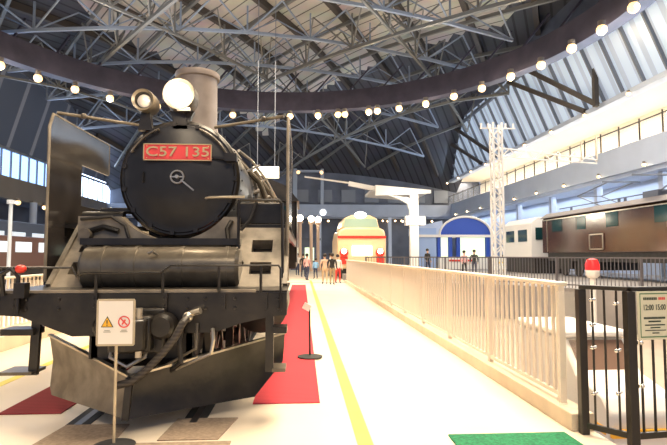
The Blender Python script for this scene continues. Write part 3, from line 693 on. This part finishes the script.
# ================================================================ CREAM RAILINGS
def railing(x, y0, y1, zb, zt, label, near_first=True):
    r = empty('railing', (x, y0, 0), label, 'railing')
    part(MB().box(x - .06, x + .06, y0 - .02, y1, zt - .04, zt), 'handrail', M['cream'], r, bevel=.012)
    part(MB().box(x - .015, x + .015, y0, y1, zb + .05, zb + .09), 'bottom_rail', M['cream'], r)
    ys = []; y = y0 + .03; pitch = 1.95; k = 0
    post = None
    while y < y1:
        if post is None: post = part(MB().box(x - .03, x + .03, y - .035, y + .035, zb, zt - .04), 'post', M['cream'], r); py = y
        else:
            c = post.copy(); COL.objects.link(c); c.parent = r; c.location.y += y - py
        k += 1; y += pitch
    n = int((y1 - y0) / .15); first = None; rest = MB(); cnt = 0
    for i in range(1, n):
        y = y0 + .03 + i * .15
        if i % 13 == 0: continue
        if cnt < 100:
            if first is None: first = part(MB().box(x - .012, x + .012, y - .02, y + .02, zb + .08, zt - .04), 'baluster', M['cream'], r); fy = y
            else: c = first.copy(); COL.objects.link(c); c.parent = r; c.location.y += y - fy
        else: rest.box(x - .012, x + .012, y - .02, y + .02, zb + .08, zt - .04)
        cnt += 1
    if rest.v: o = part(rest, 'balusters', M['cream'], r); o['kind'] = 'stuff'
    return r
railing(2.56, 5.02, 30, .16, 1.335, 'long cream railing running along the right edge of the walkway')
railing(-5.2, 7, 24, .25, 1.22, 'cream railing on the kerb beyond the left side of the locomotive')

# ================================================================ BLACK FENCE WITH NOTICE
bf = empty('gate_fence', (2.55, 4.62, 0), 'black barred fence with bolts and a notice at the right edge', 'fence')
P0, P1, P2, P3 = (2.535, 4.62), (2.785, 4.30), (3.6, 4.42), (4.4, 4.5)
ztop = 1.31
for (x, y), w in ((P0, .07), (P1, .075), (P3, .05)):
    part(MB().box(x - w / 2, x + w / 2, y - w / 2, y + w / 2, -.3 if x < 2.6 else -1.0, ztop - .02), 'post', M['blackfence'], bf, bevel=.004)
def frail(z, w, h, nm):
    b = MB()
    for a, c in ((P0, P1), (P1, P3)): b.bar((*a, z), (*c, z), w, h)
    part(b, nm, M['blackfence'], bf)
frail(ztop, .07, .035, 'top_rail'); frail(.08, .03, .05, 'bottom_rail')
for k in range(1, 4):
    t = k / 4; x = P0[0] + (P1[0] - P0[0]) * t; y = P0[1] + (P1[1] - P0[1]) * t
    part(MB().cyl((x, y, .08), (x, y, ztop - .02), .010, n=8), 'bar', M['blackfence'], bf)
    if k != 2:
        for z in (1.2, .98, .78, .38) if k == 1 else (1.18, .78, .42):
            part(MB().cyl((x - .03, y - .03, z), (x + .03, y + .02, z), .014, n=10).ball((x - .03, y - .03, z), .018, 8), 'bolt', M['chrome'], bf)
for k in range(1, 14):
    t = k / 14; x = P1[0] + (P3[0] - P1[0]) * t; y = P1[1] + (P3[1] - P1[1]) * t
    part(MB().cyl((x, y + .02, .08), (x, y + .02, ztop - .02), .011, n=8), 'bar', M['blackfence'], bf)
for z in (.86, .5): part(MB().cyl((2.83, 4.27, z), (2.9, 4.33, z), .014, n=10).ball((2.86, 4.27, z), .018, 8), 'bolt', M['chrome'], bf)
ac = MB().box(-.13, .13, -.004, .004, .1, 1.25); R_ = Matrix.Rotation(radians(-50), 3, 'Z')
tag(MB().add([R_ @ Vector(v) + Vector((2.55, 4.83, 0)) for v in ac.v], ac.f).build('acrylic_panel', M['acryl']), 'clear acrylic panel closing the gap between cream railing and black fence', 'panel')
# notice board: frontal, on fence P1-P3
d = Vector((P3[0] - P1[0], P3[1] - P1[1], 0)).normalized(); ya = math.atan2(d.y, d.x); n_ = Vector((d.y, -d.x, 0))
nc = Vector((P1[0], P1[1], 0)) + d * .195 + n_ * .05
def nb_box(b, u0, u1, z0, z1, t0, t1, mi=0):
    zm = lambda z: .905 + (z - .945) * 1.25
    vs = [nc + d * u * .87 + n_ * t + Vector((0, 0, zm(z))) for u in (u0, u1) for t in (t0, t1) for z in (z0, z1)]
    b.add(vs, [(0, 1, 3, 2), (4, 6, 7, 5), (0, 4, 5, 1), (2, 3, 7, 6), (0, 2, 6, 4), (1, 5, 7, 3)], mi)
no = empty('notice_board', tuple(nc), 'cream notice with green border reading 12:00 15:00 fixed on the black fence', 'sign')
b = MB(); nb_box(b, -.185, .34, .93, 1.255, 0, .006); part(b, 'panel', M['notice'], no)
b = MB()
for u0, u1, z0, z1 in ((-.16, .16, 1.235, 1.242), (-.16, .16, .945, .952), (-.16, -.153, .945, 1.242), (.153, .16, .945, 1.242)): nb_box(b, u0, u1, z0, z1, .006, .009)
part(b, 'border', M['dgreen'], no)
b = MB()
random.seed(3)
for z, h, u0, u1, mi in ((1.205, .018, -.12, .03, 0), (1.205, .018, .05, .12, 1), (1.075, .014, -.12, .12, 0), (1.052, .010, -.07, .07, 0), (1.028, .008, -.11, .11, 0), (1.010, .008, -.05, .06, 0), (.992, .006, -.11, .12, 0), (.974, .008, -.03, .04, 0)):
    u = u0
    while u < u1: w = h * .8; nb_box(b, u, u + w, z - h / 2, z + h / 2, .006, .0085, mi); u += w * 1.35
text_mesh('12:00 15:00', .066, nc + n_ * .009 + Vector((0, 0, 1.155)), 0, b, .001, yaw=ya, xs=.72, bold=.0006)
part(b, 'lettering', [M['ink'], M['redink']], no)

# ================================================================ SMALL WHITE VEHICLE behind the railing
v = empty('rail_vehicle', (3.6, 6.3, -1), 'small white rail vehicle with orange stripe parked below the walkway behind the railing', 'vehicle')
x0, x1 = 3.08, 3.85
b = MB().prism([(5.15, -.82), (5.12, .0), (5.25, .16), (5.75, .28), (6.05, .62), (7.3, .62), (7.3, -.82)], x0, x1, 'YZ'); part(b, 'body', M['white'], v, bevel=.04)
part(MB().box(x0 - .03, x1 + .03, 5.98, 7.36, .63, .71), 'roof', M['white'], v, bevel=.03)
part(MB().add([(x0 + .06, 5.765, .30), (x1 - .06, 5.765, .30), (x1 - .06, 6.02, .60), (x0 + .06, 6.02, .60)], [(0, 1, 2, 3)]), 'windscreen', M['smoke'], v)
part(MB().box(x0 - .006, x1 + .006, 5.2, 7.32, -.22, -.14).box(x0, x1, 5.09, 5.13, -.22, -.14), 'stripe', M['orange'], v)
for y in (5.6, 6.9):
    part(MB().lathe([(.001, -.4), (.2, -.4), (.2, -.32), (.001, -.32)], (3.46, y, -.79), 'X', 20).lathe([(.001, .32), (.2, .32), (.2, .4), (.001, .4)], (3.46, y, -.79), 'X', 20), 'wheels', M['dark'], v)

# ================================================================ GREY FENCE ROUND THE TERRACE
def section(pa, pb, label):
    pa, pb = Vector(pa), Vector(pb); L = (pb - pa).length; d = (pb - pa) / L
    r = empty('bar_fence', (pa.x, pa.y, .38), label, 'fence')
    b = MB().bar((pa.x, pa.y, 1.5), (pb.x, pb.y, 1.5), .05, .05).bar((pa.x, pa.y, .5), (pb.x, pb.y, .5), .04, .04); part(b, 'rails', M['fence2'], r)
    n = min(99, int(L / .13)); bar = None
    for i in range(n + 1):
        q = pa + d * L * i / n
        if bar is None: bar = part(MB().box(q.x - .011, q.x + .011, q.y - .011, q.y + .011, .38, 1.5), 'bar', M['fence2'], r); q0 = q
        else: c = bar.copy(); COL.objects.link(c); c.parent = r; c.location = (q.x - q0.x, q.y - q0.y, 0)
    for i in range(0, 4):
        q = pa + d * L * i / 3; part(MB().box(q.x - .035, q.x + .035, q.y - .035, q.y + .035, .38, 1.53), 'post', M['fence2'], r)
section((3.0, 24.3), (8, 21.9), 'dark barred fence on the terrace edge behind the long cream railing')
section((8.06, 21.8), (12.8, 14), 'dark barred fence on the terrace edge before the brown locomotive')

# signal lamp
sl_ = empty('signal_lamp', (9.2, 16, -1), 'white signal post with a round red lamp in front of the dark fence', 'signal')
part(MB().cyl((9.2, 16, -1), (9.2, 16, .95), .09), 'post', M['white'], sl_)
part(MB().lathe([(.001, .85), (.14, .87), (.20, .95), (.21, 1.12)], (9.2, 16, 0), 'Z', 24), 'lamp_base', M['white'], sl_)
part(MB().lathe([(.21, 1.12), (.21, 1.3), (.15, 1.46), (.001, 1.5)], (9.2, 16, 0), 'Z', 24), 'lamp_shade', mat('red_lamp', (.8, .02, .02), .3, emit=(1, .03, .03), estr=.6), sl_)

# ================================================================ BROWN ELECTRIC LOCOMOTIVE
el = empty('electric_locomotive', (16.4, 23, .4), 'glossy brown electric locomotive with green-tinted windows on the right-hand track', 'locomotive')
y0, y1 = 14.2, 31.6
b = MB().prism([(15.0, 1.72), (15.0, 3.75), (15.25, 4.0), (17.6, 4.0), (17.85, 3.75), (17.85, 1.72)], y0, y1); part(b, 'body', M['brown'], el, bevel=.04)
part(MB().prism([(14.93, 3.86), (15.35, 4.16), (17.5, 4.16), (17.92, 3.86)], y0 - .1, y1 + .15), 'roof', M['roofg'], el)
b = MB().box(15.1, 17.7, y0 + .5, y1 - .5, 1.25, 1.72); 
for c in (16.5, 19, 27, 29.5): b.box(15.2, 17.6, c - .9, c + .9, .8, 1.3)
part(b, 'underframe', M['dark'], el)
for c in (15.9, 17.4, 18.9, 26.7, 28.2, 29.7):
    part(MB().lathe([(.001, -1.0), (.42, -1.0), (.42, -.9), (.001, -.9)], (16.4, c, .82), 'X', 24), 'wheels', M['dark'], el)
for ya_, yb_ in ((29.1, 30.3), (26.6, 27.6), (23.75, 24.75), (20.2, 21.2), (17.5, 18.4)):
    w_ = part(MB().box(14.985, 15.0, ya_, yb_, 2.98, 3.7), 'window', M['wing'], el)
part(MB().box(14.98, 15.0, 24.9, 26.2, 1.85, 2.7), 'side_door', M['brown'], el)
fr = MB()
for a_, c_ in (((25.0, 1.9), (25.0, 2.65)), ((26.2, 1.9), (26.2, 2.65)), ((25.0, 1.9), (26.2, 1.9)), ((25.0, 2.65), (26.2, 2.65))): fr.bar((14.97, *a_), (14.97, *c_), .06)
fr.bar((14.97, 15, 3.72), (14.97, 31.4, 3.72), .03, .05); fr.bar((14.97, 30.9, 1.8), (14.97, 30.9, 3.7), .04); 
part(fr, 'trim_strip', M['steel'], el)
part(MB().box(15.2, 17.6, y1 + .1, y1 + .14, 2.7, 3.5), 'cab_window', M['wing'], el)
pb = MB()
for k in range(4): pb.box(14.975, 15.0, 20.2 - k * .3, 20.42 - k * .3, 2.75, 2.95)
for k in range(2): pb.box(14.975, 15.0, 20.1 - k * .4, 20.36 - k * .4, 2.4, 2.6)
part(pb, 'white_plate_lettering', M['white'], el)
for ys_ in ((26.2, 28.6, 25.6), (22.5, 20.4, 23.2)):
    pn = MB()
    for sx_ in (15.7, 17.1): pn.bar((sx_, ys_[0], 4.14), (sx_, ys_[1], 4.95), .05).bar((sx_, ys_[1], 4.95), (sx_, ys_[2], 5.35), .05)
    pn.bar((15.4, ys_[2], 5.35), (17.4, ys_[2], 5.35), .07).bar((15.7, ys_[1], 4.95), (17.1, ys_[1], 4.95), .05)
    part(pn, 'pantograph', M['mullion'], el)
b = MB()
for y in (17, 18.5, 19.6, 24.4, 24.9, 29.5): b.cyl((15.8, y, 4.15), (15.8, y, 4.42), .07, n=8)
b.box(15.5, 16.9, 17.2, 18.6, 4.15, 4.42); b.box(15.4, 16.4, 21.5, 22.5, 4.15, 4.45); b.bar((15.6, 15, 4.38), (15.6, 30.5, 4.38), .05)
part(b, 'roof_equipment', M['darkwall'], el)
# pale coach beyond
cc = empty('railway_coach', (16.4, 38, .4), 'pale cream coach parked beyond the far end of the brown locomotive', 'train')
part(MB().prism([(15.0, 1.4), (15.0, 3.7), (15.5, 4.1), (17.3, 4.1), (17.85, 3.7), (17.85, 1.4)], 33.2, 38), 'body', M['white'], cc, bevel=.04)
part(MB().box(15.3, 16.2, 33.15, 33.2, 2.6, 3.4).box(16.6, 17.5, 33.15, 33.2, 2.6, 3.4), 'front_window', M['wing'], cc)
for k in range(2): part(MB().box(14.97, 15.0, 33.8 + 2.1 * k, 35.2 + 2.1 * k, 2.5, 3.3), 'side_window', M['wing'], cc)
part(MB().box(15.2, 17.6, 33.4, 37.8, .38, 1.4), 'underframe', M['dark'], cc)

# ================================================================ LATTICE MAST
ms = empty('catenary_mast', (9.7, 25.2, .38), 'tall white lattice mast with a long lattice arm', 'mast')
b = MB(); w = .22; zb, zt = .38, 8.2
for sx_ in (-w, w):
    for sy_ in (-w, w): b.bar((9.7 + sx_, 25.2 + sy_, zb), (9.7 + sx_, 25.2 + sy_, zt), .085)
z = zb; k = 0
while z < zt - .4:
    s_ = 1 if k % 2 else -1
    b.bar((9.7 - w * s_, 25.2 - w, z), (9.7 + w * s_, 25.2 - w, z + .42), .045); b.bar((9.7 - w * s_, 25.2 + w, z), (9.7 + w * s_, 25.2 + w, z + .42), .045)
    b.bar((9.7 - w, 25.2 - w * s_, z), (9.7 - w, 25.2 + w * s_, z + .42), .045); b.bar((9.7 + w, 25.2 - w * s_, z), (9.7 + w, 25.2 + w * s_, z + .42), .045)
    z += .42; k += 1
part(b, 'lattice_post', M['white'], ms)
b = MB(); a0, a1 = Vector((9.95, 25.2, 0)), Vector((15.6, 26.4, 0))
for z0, z1 in ((6.95, 6.65), (6.5, 6.45)): b.bar(a0 + Vector((0, 0, z0)), a1 + Vector((0, 0, z1)), .07)
for k in range(12):
    p, q = a0.lerp(a1, k / 12), a0.lerp(a1, (k + 1) / 12)
    b.bar(p + Vector((0, 0, 6.95 if k % 2 else 6.5)), q + Vector((0, 0, 6.5 if k % 2 else 6.95)), .04)
part(b, 'lattice_arm', M['white'], ms)
b = MB().bar((8.9, 25.2, 7.95), (10.7, 25.2, 7.95), .06)
for x in (8.95, 9.3, 10.2, 10.6): b.cyl((x, 25.2, 7.95), (x, 25.2, 8.2), .05, n=8)
part(b, 'cross_arm', M['white'], ms)
b = MB().bar((14.6, 26.1, 6.55), (14.6, 26.1, 7.5), .05).bar((15.6, 26.4, 6.55), (15.6, 26.4, 7.9), .07); part(b, 'hanger', M['steel'], ms)

# ================================================================ CREAM AND RED EXPRESS TRAIN
ex = empty('express_train', (3.95, 34.5, .2), 'cream express train front with red band and round lamps at the end of the walkway', 'train')
NX = [(-1.6, 1.2), (-1.6, 3.1), (-1.5, 3.35), (1.5, 3.35), (1.6, 3.1), (1.6, 1.2)]
b = MB().prism([(3.95 + x, z) for x, z in [(-1.6, .7), (-1.62, 2.6), (-1.5, 3.25), (-1.1, 3.42), (1.1, 3.42), (1.5, 3.25), (1.62, 2.6), (1.6, .7)]], 34.1, 40)
part(b, 'nose', M['ecream'], ex, bevel=.12)
b = MB().prism([(3.95 + x, z) for x, z in [(-1.3, 3.4), (-1.1, 4.1), (-.6, 4.3), (.6, 4.3), (1.1, 4.1), (1.3, 3.4)]], 34.9, 40); cb = part(b, 'driver_cab', M['ecream'], ex, bevel=.1)
part(MB().prism([(3.95 + x, z) for x, z in [(-1.2, 3.47), (-1.05, 4.05), (1.05, 4.05), (1.2, 3.47)]], 34.86, 34.9), 'windscreen', mat('green_windscreen', (.35, .5, .42), .15), cb)
part(MB().ball((3.95, 34.9, 4.3), .42, 16, sc=(1, .7, .55)), 'roof_lamp', mat('lit_roof_lamp', (1, 1, .9), .3, emit=(1, .93, .8), estr=5), cb)
part(MB().box(2.34, 5.56, 34.05, 34.1, 2.70, 2.86), 'red_band', M['ered'], ex)
part(MB().box(3.3, 4.6, 34.0, 34.09, 1.55, 2.2), 'headboard', mat('lit_headboard', (1, .98, .9), .3, emit=(1, .96, .85), estr=3), ex)
for sgn in (-1, 1):
    lp = part(MB().lathe([(.001, -.02), (.28, 0), (.3, .12)], (3.95 + sgn * 1.2, 33.98, 1.75), 'Y', 20), 'lamp_housing', M['ered'], ex)
    part(MB().ball((3.95 + sgn * 1.2, 33.98, 1.85), .18, 12), 'headlamp', mat('train_headlamp', (1, 1, 1), .2, emit=(1, .95, .85), estr=6), lp)
    part(MB().box(3.95 + sgn * 1.2 - .25, 3.95 + sgn * 1.2 + .25, 34.03, 34.1, 1.0, 1.5), 'red_panel', M['ered'], ex)
part(MB().box(2.6, 5.3, 34.3, 39.8, .05, .7), 'underframe', M['dark'], ex)

# ================================================================ WHITE PLATFORM CANOPY
cn = empty('platform_canopy', (8.6, 40, .38), 'white cantilever platform canopy on a curved white column', 'canopy')
part(MB().prism([(5.6, 6.95), (9.9, 6.6), (9.9, 6.35), (5.6, 6.15)], 39.2, 39.5), 'end_fascia', M['white'], cn)
part(MB().prism([(5.6, 6.95), (9.9, 6.6), (9.9, 6.45), (5.6, 6.75)], 39.5, 46), 'roof_slab', M['white'], cn)
for y in (39.6,):
    b = MB().box(8.35, 9.0, y, y + .5, .38, 6.3); b.prism([(6.6, 6.25), (8.4, 6.0), (8.4, 4.9), (8.15, 5.6), (7.5, 5.95)], y, y + .4); b.box(8.0, 9.5, y - .1, y + .6, 3.9, 4.6)
    part(b, 'column', M['white'], cn)

part(MB().bar((3.6, 40, 7.15), (5.7, 40, 6.75), .3, .35).bar((.2, 41, 7.8), (3.6, 40, 7.2), .12), 'canopy_beam', M['white'], cn)

# ================================================================ BLUE-ROOFED PAVILION
pv = empty('blue_roof_pavilion', (14, 45, .38), 'pavilion with an arched deep blue roof behind the lattice mast', 'pavilion')
pts = [(14.05 + 2.2 * cos(a), 3.3 + 1.5 * sin(a)) for a in [pi * k / 16 for k in range(17)]]
part(MB().prism(pts, 43.9, 44.2), 'arched_roof', M['bluedome'], pv)
part(MB().arc((14.05, 43.85, 3.3), 1, 0, 180, .01) and MB().tube([(x, 43.85, z) for x, z in [(14.05 + 2.28 * cos(a), 3.3 + 1.58 * sin(a)) for a in [pi * k / 20 for k in range(21)]]], .1), 'roof_edge', M['white'], pv)
part(MB().box(9.6, 16.6, 43.8, 46, 3.12, 3.34), 'canopy', M['white'], pv)
for x in (11.6, 12.6, 13.3, 15.9): part(MB().box(x, x + .28, 43.9, 44.3, 1.3, 3.12), 'blue_post', M['bluedome'], pv)
for x0_, x1_ in ((11.95, 12.55), (13.6, 15.8)): part(MB().box(x0_, x1_, 44.1, 44.2, 1.4, 3.1), 'window', M['paleglass'], pv)
part(MB().box(9.9, 11.5, 43.9, 46, .5, 3.9), 'side_wall', M['bluel'], pv)
part(MB().prism([(9.6, 3.95), (12.6, 4.7), (12.8, 3.4), (9.6, 3.3)], 46, 46.4), 'back_wall', M['lowwall'], pv)
part(MB().box(11.6, 19, 43.6, 46, .4, 1.35), 'platform', M['white'], pv)
part(MB().box(12.5, 14.6, 43.55, 43.6, 1.05, 1.2), 'red_sign_strip', M['ered'], pv)

# ================================================================ LEFT BACKGROUND
t = empty('railway_coach', (-20, 40, 0), 'grey-blue coach with a row of windows far behind the left railing', 'train')
part(MB().box(-21.4, -18.6, 26, 60, 1.0, 3.8), 'body', mat('dull_blue_coach', (.10, .13, .2), .3), t, bevel=.1)
for k in range(13): part(MB().box(-18.6, -18.57, 27 + 2.5 * k, 28.6 + 2.5 * k, 2.2, 3.1), 'window', mat('coach_window_lit', (.7, .8, .9), .3, emit=(.7, .8, .9), estr=.5) if k == 0 else bpy.data.materials['coach_window_lit'], t)
part(MB().box(-21.2, -18.8, 26.2, 59.8, .0, 1.0), 'underframe', M['dark'], t)
t = empty('railcar', (-15, 30, 0), 'low dark railcar with lit windows behind the left railing', 'train')
part(MB().box(-17.4, -15, 20, 33, .9, 2.6), 'body', mat('dark_rust', (.13, .07, .06), .35), t, bevel=.1)
for k in range(5): part(MB().box(-15.0, -14.97, 21 + 2.4 * k, 22.6 + 2.4 * k, 1.75, 2.3), 'window', bpy.data.materials['coach_window_lit'], t)
part(MB().box(-17.2, -15.2, 20.2, 32.8, .1, .9), 'underframe', M['dark'], t)
for i, (x, y) in enumerate(((-10.9, 18.2), (-11.4, 21.0))):
    p_ = empty('signal_post', (x, y, 0), ('pale column with a green lit panel at the left edge', 'pale column just right of the green-panel column, far left')[i], 'post')
    part(MB().cyl((x, y, 0), (x, y, 3.6), .07), 'column', M['fascia'], p_)
    if i == 0: part(MB().box(x - .7, x + .3, y - .25, y - .2, 2.2, 2.75), 'panel', mat('lit_green_panel', (.2, .8, .3), .4, emit=(.25, .9, .4), estr=.8), p_)
    part(MB().cyl((x, y, 3.6), (x, y, 3.75), .15), 'column_cap', M['fascia'], p_)
lb_ = mat('lit_board', (1, .95, .8), .4, emit=(1, .9, .68), estr=1.6)
hb_ = MB().box(-2.85, -1.35, 30, 30.1, 6.05, 6.72)
for x in (-2.6, -1.6): hb_.cyl((x, 30.05, 6.7), (x, 30.05, zc(x, 30) + .1), .02, n=6, mi=1)
tag(hb_.build('hanging_board', [lb_, M['mullion']]), 'lit cream board hanging behind the locomotive boiler, right of the chimney', 'sign')

# ================================================================ LAMPS
def ball_lamp(loc, r, label, group, cat='lamp', m='ringlamp', cache={}):
    if r not in cache or cache[r][1] != m:
        root = empty('round_lamp', (0, 0, 0), label, cat, group)
        bb_ = part(MB().ball((0, 0, 0), r, 10), 'lamp_shade', M[m], root); part(MB().ball((0, -r * .62, -r * .1), r * .48, 10), 'bulb', M['core'], bb_); part(MB().cyl((0, 0, r * .7), (0, 0, r * 1.7), r * .7, n=10), 'lamp_shell', M['lampshell'], root)
        cache[r] = (root, m); o = root
    else: o = copy_tree(cache[r][0])
    o.location = loc; o['label'] = label; o['group'] = group; return o
RL = [(-18.26, 31.88), (-17.15, 34.14), (-15.73, 36.31), (-14.08, 38.29), (-5.7, 42.3), (-1.03, 42.4), (1.27, 42.0), (2.9, 41.65), (3.45, 41.55), (5.3, 40.7), (5.95, 40.4), (7.54, 39.6), (9.32, 38.2), (10.93, 36.3), (12.32, 34.4), (13.35, 31.95), (14.38, 29.9), (14.9, 27.3), (15.2, 24.9), (15.3, 22.5), (15.0, 19.5), (-19.3, 28.5), (-11.2, 40.2)]
for x, y in RL: ball_lamp((x, y, 13.05), .27, 'round warm lamp hanging under the dark ring beam', 'lamps under the ring beam')
for i, (x, y) in enumerate(RL[::3]):
    l = bpy.data.lights.new('ring_lamp_light', 'POINT'); l.energy = 260; l.color = (1, .8, .52); l.shadow_soft_size = .3
    o = bpy.data.objects.new('ring_lamp_light', l); COL.objects.link(o); o.location = (x, y, 12.6)
for k in range(12): ball_lamp((XR - .25, 14 + 4.4 * k, 6.9 - .35), .11, 'small bright spotlight under the right gallery edge', 'spotlights under the right gallery')
for k in range(12): ball_lamp((XR - .6, 14 + 4.6 * k, 10.7), .12, 'small warm lamp along the top of the right gallery opening', 'lamps above the right gallery', m='ringlamp')
for x, y in ((-23.6, 41), (-23.6, 44.5), (-23.6, 47.0), (-23.6, 49)): ball_lamp((x, y, 5.95), .22, 'warm lamp under the left gallery edge', 'lamps under the left gallery')
for x, y, z in [(-6.2 + 1.9 * k, 65.5, 5.9) for k in range(13)]: ball_lamp((x, y, z), .16, 'small warm lamp under the far bridge', 'lamps under the far bridge')
for k in range(9): ball_lamp((7 + .8 * k, 65.2, 5.93), .14, 'small warm lamp behind the white canopy', 'lamps behind the canopy')
# gantry tower on the bridge
gt = empty('signal_gantry', (.6, 63, 7.9), 'blue-white gantry frame with two lamps standing above the far bridge', 'gantry')
part(MB().bar((-.9, 64.8, 7.9), (-.9, 64.8, 12.4), .5, .5).bar((2.5, 64.8, 7.9), (2.5, 64.8, 12.4), .4, .4).bar((-.9, 64.8, 12.1), (2.5, 64.8, 12.1), .3, .3), 'frame', M['chordblue'], gt)
part(MB().ball((-.5, 64.4, 11.9), .22), 'lamp', M['ringlamp'], gt); part(MB().ball((2.4, 64.4, 11.9), .22), 'lamp', M['ringlamp'], gt)
tag(MB().lathe([(.001, 0), (.42, 0), (.42, .12), (.001, .12)], (2.6, 64.47, 6.9), 'Y', 24).build('round_clock', mat('clock_face', (.9, .9, .9), .4, emit=(1, 1, 1), estr=.8)), 'round white clock on the far grey-blue bridge', 'clock')
# pale columns below the bridge
for i, x in enumerate((-.2, .9, 1.6)):
    tag(MB().cyl((x, 50 + i, 0), (x, 50 + i, 4.6), .16, n=12).lathe([(.16, 4.6), (.3, 4.7), (.3, 4.85), (.001, 4.9)], (x, 50 + i, 0), 'Z', 12).ball((x, 50 + i, 5.15), .3, mi=1).build('lamp_column', [M['beige_cloth'], M['core']]), ('leftmost', 'middle', 'rightmost')[i] + ' of three thin pinkish columns behind the strollers', 'column')
cl_ = bpy.data.lights.new('added_canopy_fill', 'POINT'); cl_.energy = 300; cl_.color = (1, .92, .75); cl_.shadow_soft_size = .3  # added point light to brighten the canopy, no lamp stands there
clo = bpy.data.objects.new('added_canopy_fill', cl_); COL.objects.link(clo); clo.location = (8, 38, 4.8)
tag(MB().box(-1.2, 1.8, 56, 58, 0, 3.2).box(-1.4, 2.0, 55.8, 58.2, 3.2, 3.4).box(-.8, -.1, 55.95, 56, 1, 2.4, 1).box(.3, 1.3, 55.95, 56, 1, 2.4, 1).build('exhibit_booth', [M['darkwall'], M['paleglass']]), 'dark exhibit booth with lit windows at the far end of the walkway', 'booth')

# ================================================================ PEOPLE
def person(x, y, h, face, top, bottom, label, z0=0, stride=.12, arm=.1, skirt=False):
    s = h / 1.7
    J = {'pel': (0, 0, .93), 'chest': (0, 0, 1.25), 'neck': (0, .0, 1.43), 'head0': (0, -.01, 1.50), 'head': (0, -.02, 1.61),
         'hl': (.09, 0, .88), 'kl': (.1, -stride * .6, .49), 'al': (.1, -stride * .5, .08), 'tl': (.11, -stride * .5 - .15, .03),
         'hr': (-.09, 0, .88), 'kr': (-.1, stride * .2, .49), 'ar': (-.1, stride, .08), 'tr': (-.11, stride - .15, .03),
         'sl': (.18, 0, 1.38), 'el': (.24, .02, 1.1), 'wl': (.23, -arm, .86), 'fl': (.22, -arm - .03, .77),
         'sr': (-.18, 0, 1.38), 'er': (-.24, .02, 1.1), 'wr': (-.23, -arm * 1.5, .88), 'fr': (-.2, -arm * 1.5 - .05, .80)}
    rad = dict(pel=.14, chest=.135, neck=.06, head0=.07, head=.10, hl=.095, kl=.062, al=.042, tl=.035, hr=.095, kr=.062, ar=.042, tr=.035, sl=.065, el=.045, wl=.03, fl=.032, sr=.065, er=.045, wr=.03, fr=.032)
    E_ = [('pel', 'chest'), ('chest', 'neck'), ('neck', 'head0'), ('head0', 'head'), ('pel', 'hl'), ('hl', 'kl'), ('kl', 'al'), ('al', 'tl'), ('pel', 'hr'), ('hr', 'kr'), ('kr', 'ar'), ('ar', 'tr'),
          ('chest', 'sl'), ('sl', 'el'), ('el', 'wl'), ('wl', 'fl'), ('chest', 'sr'), ('sr', 'er'), ('er', 'wr'), ('wr', 'fr')]
    ks = list(J); me = bpy.data.meshes.new('person'); me.from_pydata([Vector(J[k]) * s for k in ks], [(ks.index(a), ks.index(c)) for a, c in E_], [])
    o = bpy.data.objects.new('person', me); COL.objects.link(o)
    md = o.modifiers.new('skin', 'SKIN'); md.use_smooth_shade = True
    for i, k in enumerate(ks): me.skin_vertices[0].data[i].radius = (rad[k] * s, rad[k] * s * (.75 if k in ('chest', 'pel') else 1)); me.skin_vertices[0].data[i].use_root = (k == 'pel')
    o.modifiers.new('sub', 'SUBSURF').levels = 1
    dg = bpy.context.evaluated_depsgraph_get(); nm = bpy.data.meshes.new_from_object(o.evaluated_get(dg)); o.modifiers.clear(); o.data = nm; bpy.data.meshes.remove(me)
    nm.name = 'person'; nm.materials.clear()
    for m_ in (M['skin'], M[top], M[bottom], M['navy_cloth']): nm.materials.append(m_)
    for p in nm.polygons:
        c = p.center / s; p.use_smooth = True
        if c.z > 1.43: i = 0
        elif c.z < .1: i = 3
        elif abs(c.x) > .17 and c.z < .9 and c.z > .6: i = 0
        elif c.z > .92 or abs(c.x) > .19: i = 1
        else: i = 2
        p.material_index = i
    o.location = (x, y, z0); o.rotation_euler.z = face; tag(o, label, 'person')
    hb = MB().ball((0, .02 * s, 1.65 * s), .112 * s, 12, sc=(1, 1.05, .95))
    hb.v = [v for v in hb.v]; hm = hb.build('hair', M['hair'], base=(0, 0, 0)); hm.parent = o
    return o
person(1.62, 27.9, 1.66, radians(170), 'black_cloth', 'khaki_cloth', 'person in a black top and khaki trousers walking by the railing end')
person(1.25, 28.6, 1.64, radians(185), 'beige_cloth', 'tan_cloth', 'person in beige clothes walking left of the one in black')
person(2.05, 29.6, 1.6, radians(20), 'white_cloth', 'red_cloth', 'person in white top and red skirt close to the railing')
person(.92, 35, 1.35, radians(200), 'blue_cloth', 'navy_cloth', 'child in a light blue shirt on the walkway')
person(.32, 33, 1.65, radians(150), 'pink_cloth', 'navy_cloth', 'person in a pink top and dark trousers left of the child in blue')
person(.1, 38, 1.65, radians(10), 'black_cloth', 'navy_cloth', 'person all in dark clothes furthest left beyond the carpet')
person(-.35, 41, 1.7, radians(170), 'white_cloth', 'navy_cloth', 'person in a white top far back, just beside the locomotive cab')
person(2.1, 38.5, 1.7, radians(90), 'white_cloth', 'navy_cloth', 'person in white behind the railing, left of the cream train')
person(8.3, 34, 1.6, radians(30), 'black_cloth', 'navy_cloth', 'person in black behind the dark fence, left of the white column', .38)
person(9.5, 30, 1.45, radians(10), 'pink_cloth', 'black_cloth', 'left one of two people standing right of the white column', .38)
person(10.2, 30.3, 1.5, radians(-20), 'black_cloth', 'navy_cloth', 'right one of two people standing right of the white column', .38)
person(10.6, 27, 1.2, radians(10), 'yellow_cloth', 'yellow_cloth', 'child in yellow behind the dark fence near the mast', .38)
person(20.2, 43, 1.65, radians(90), 'khaki_cloth', 'navy_cloth', 'person in olive on the right gallery behind the glass balustrade', 6.42)
person(20.2, 60, 1.65, radians(90), 'yellow_cloth', 'navy_cloth', 'person in yellow on the far end of the right gallery', 6.42)
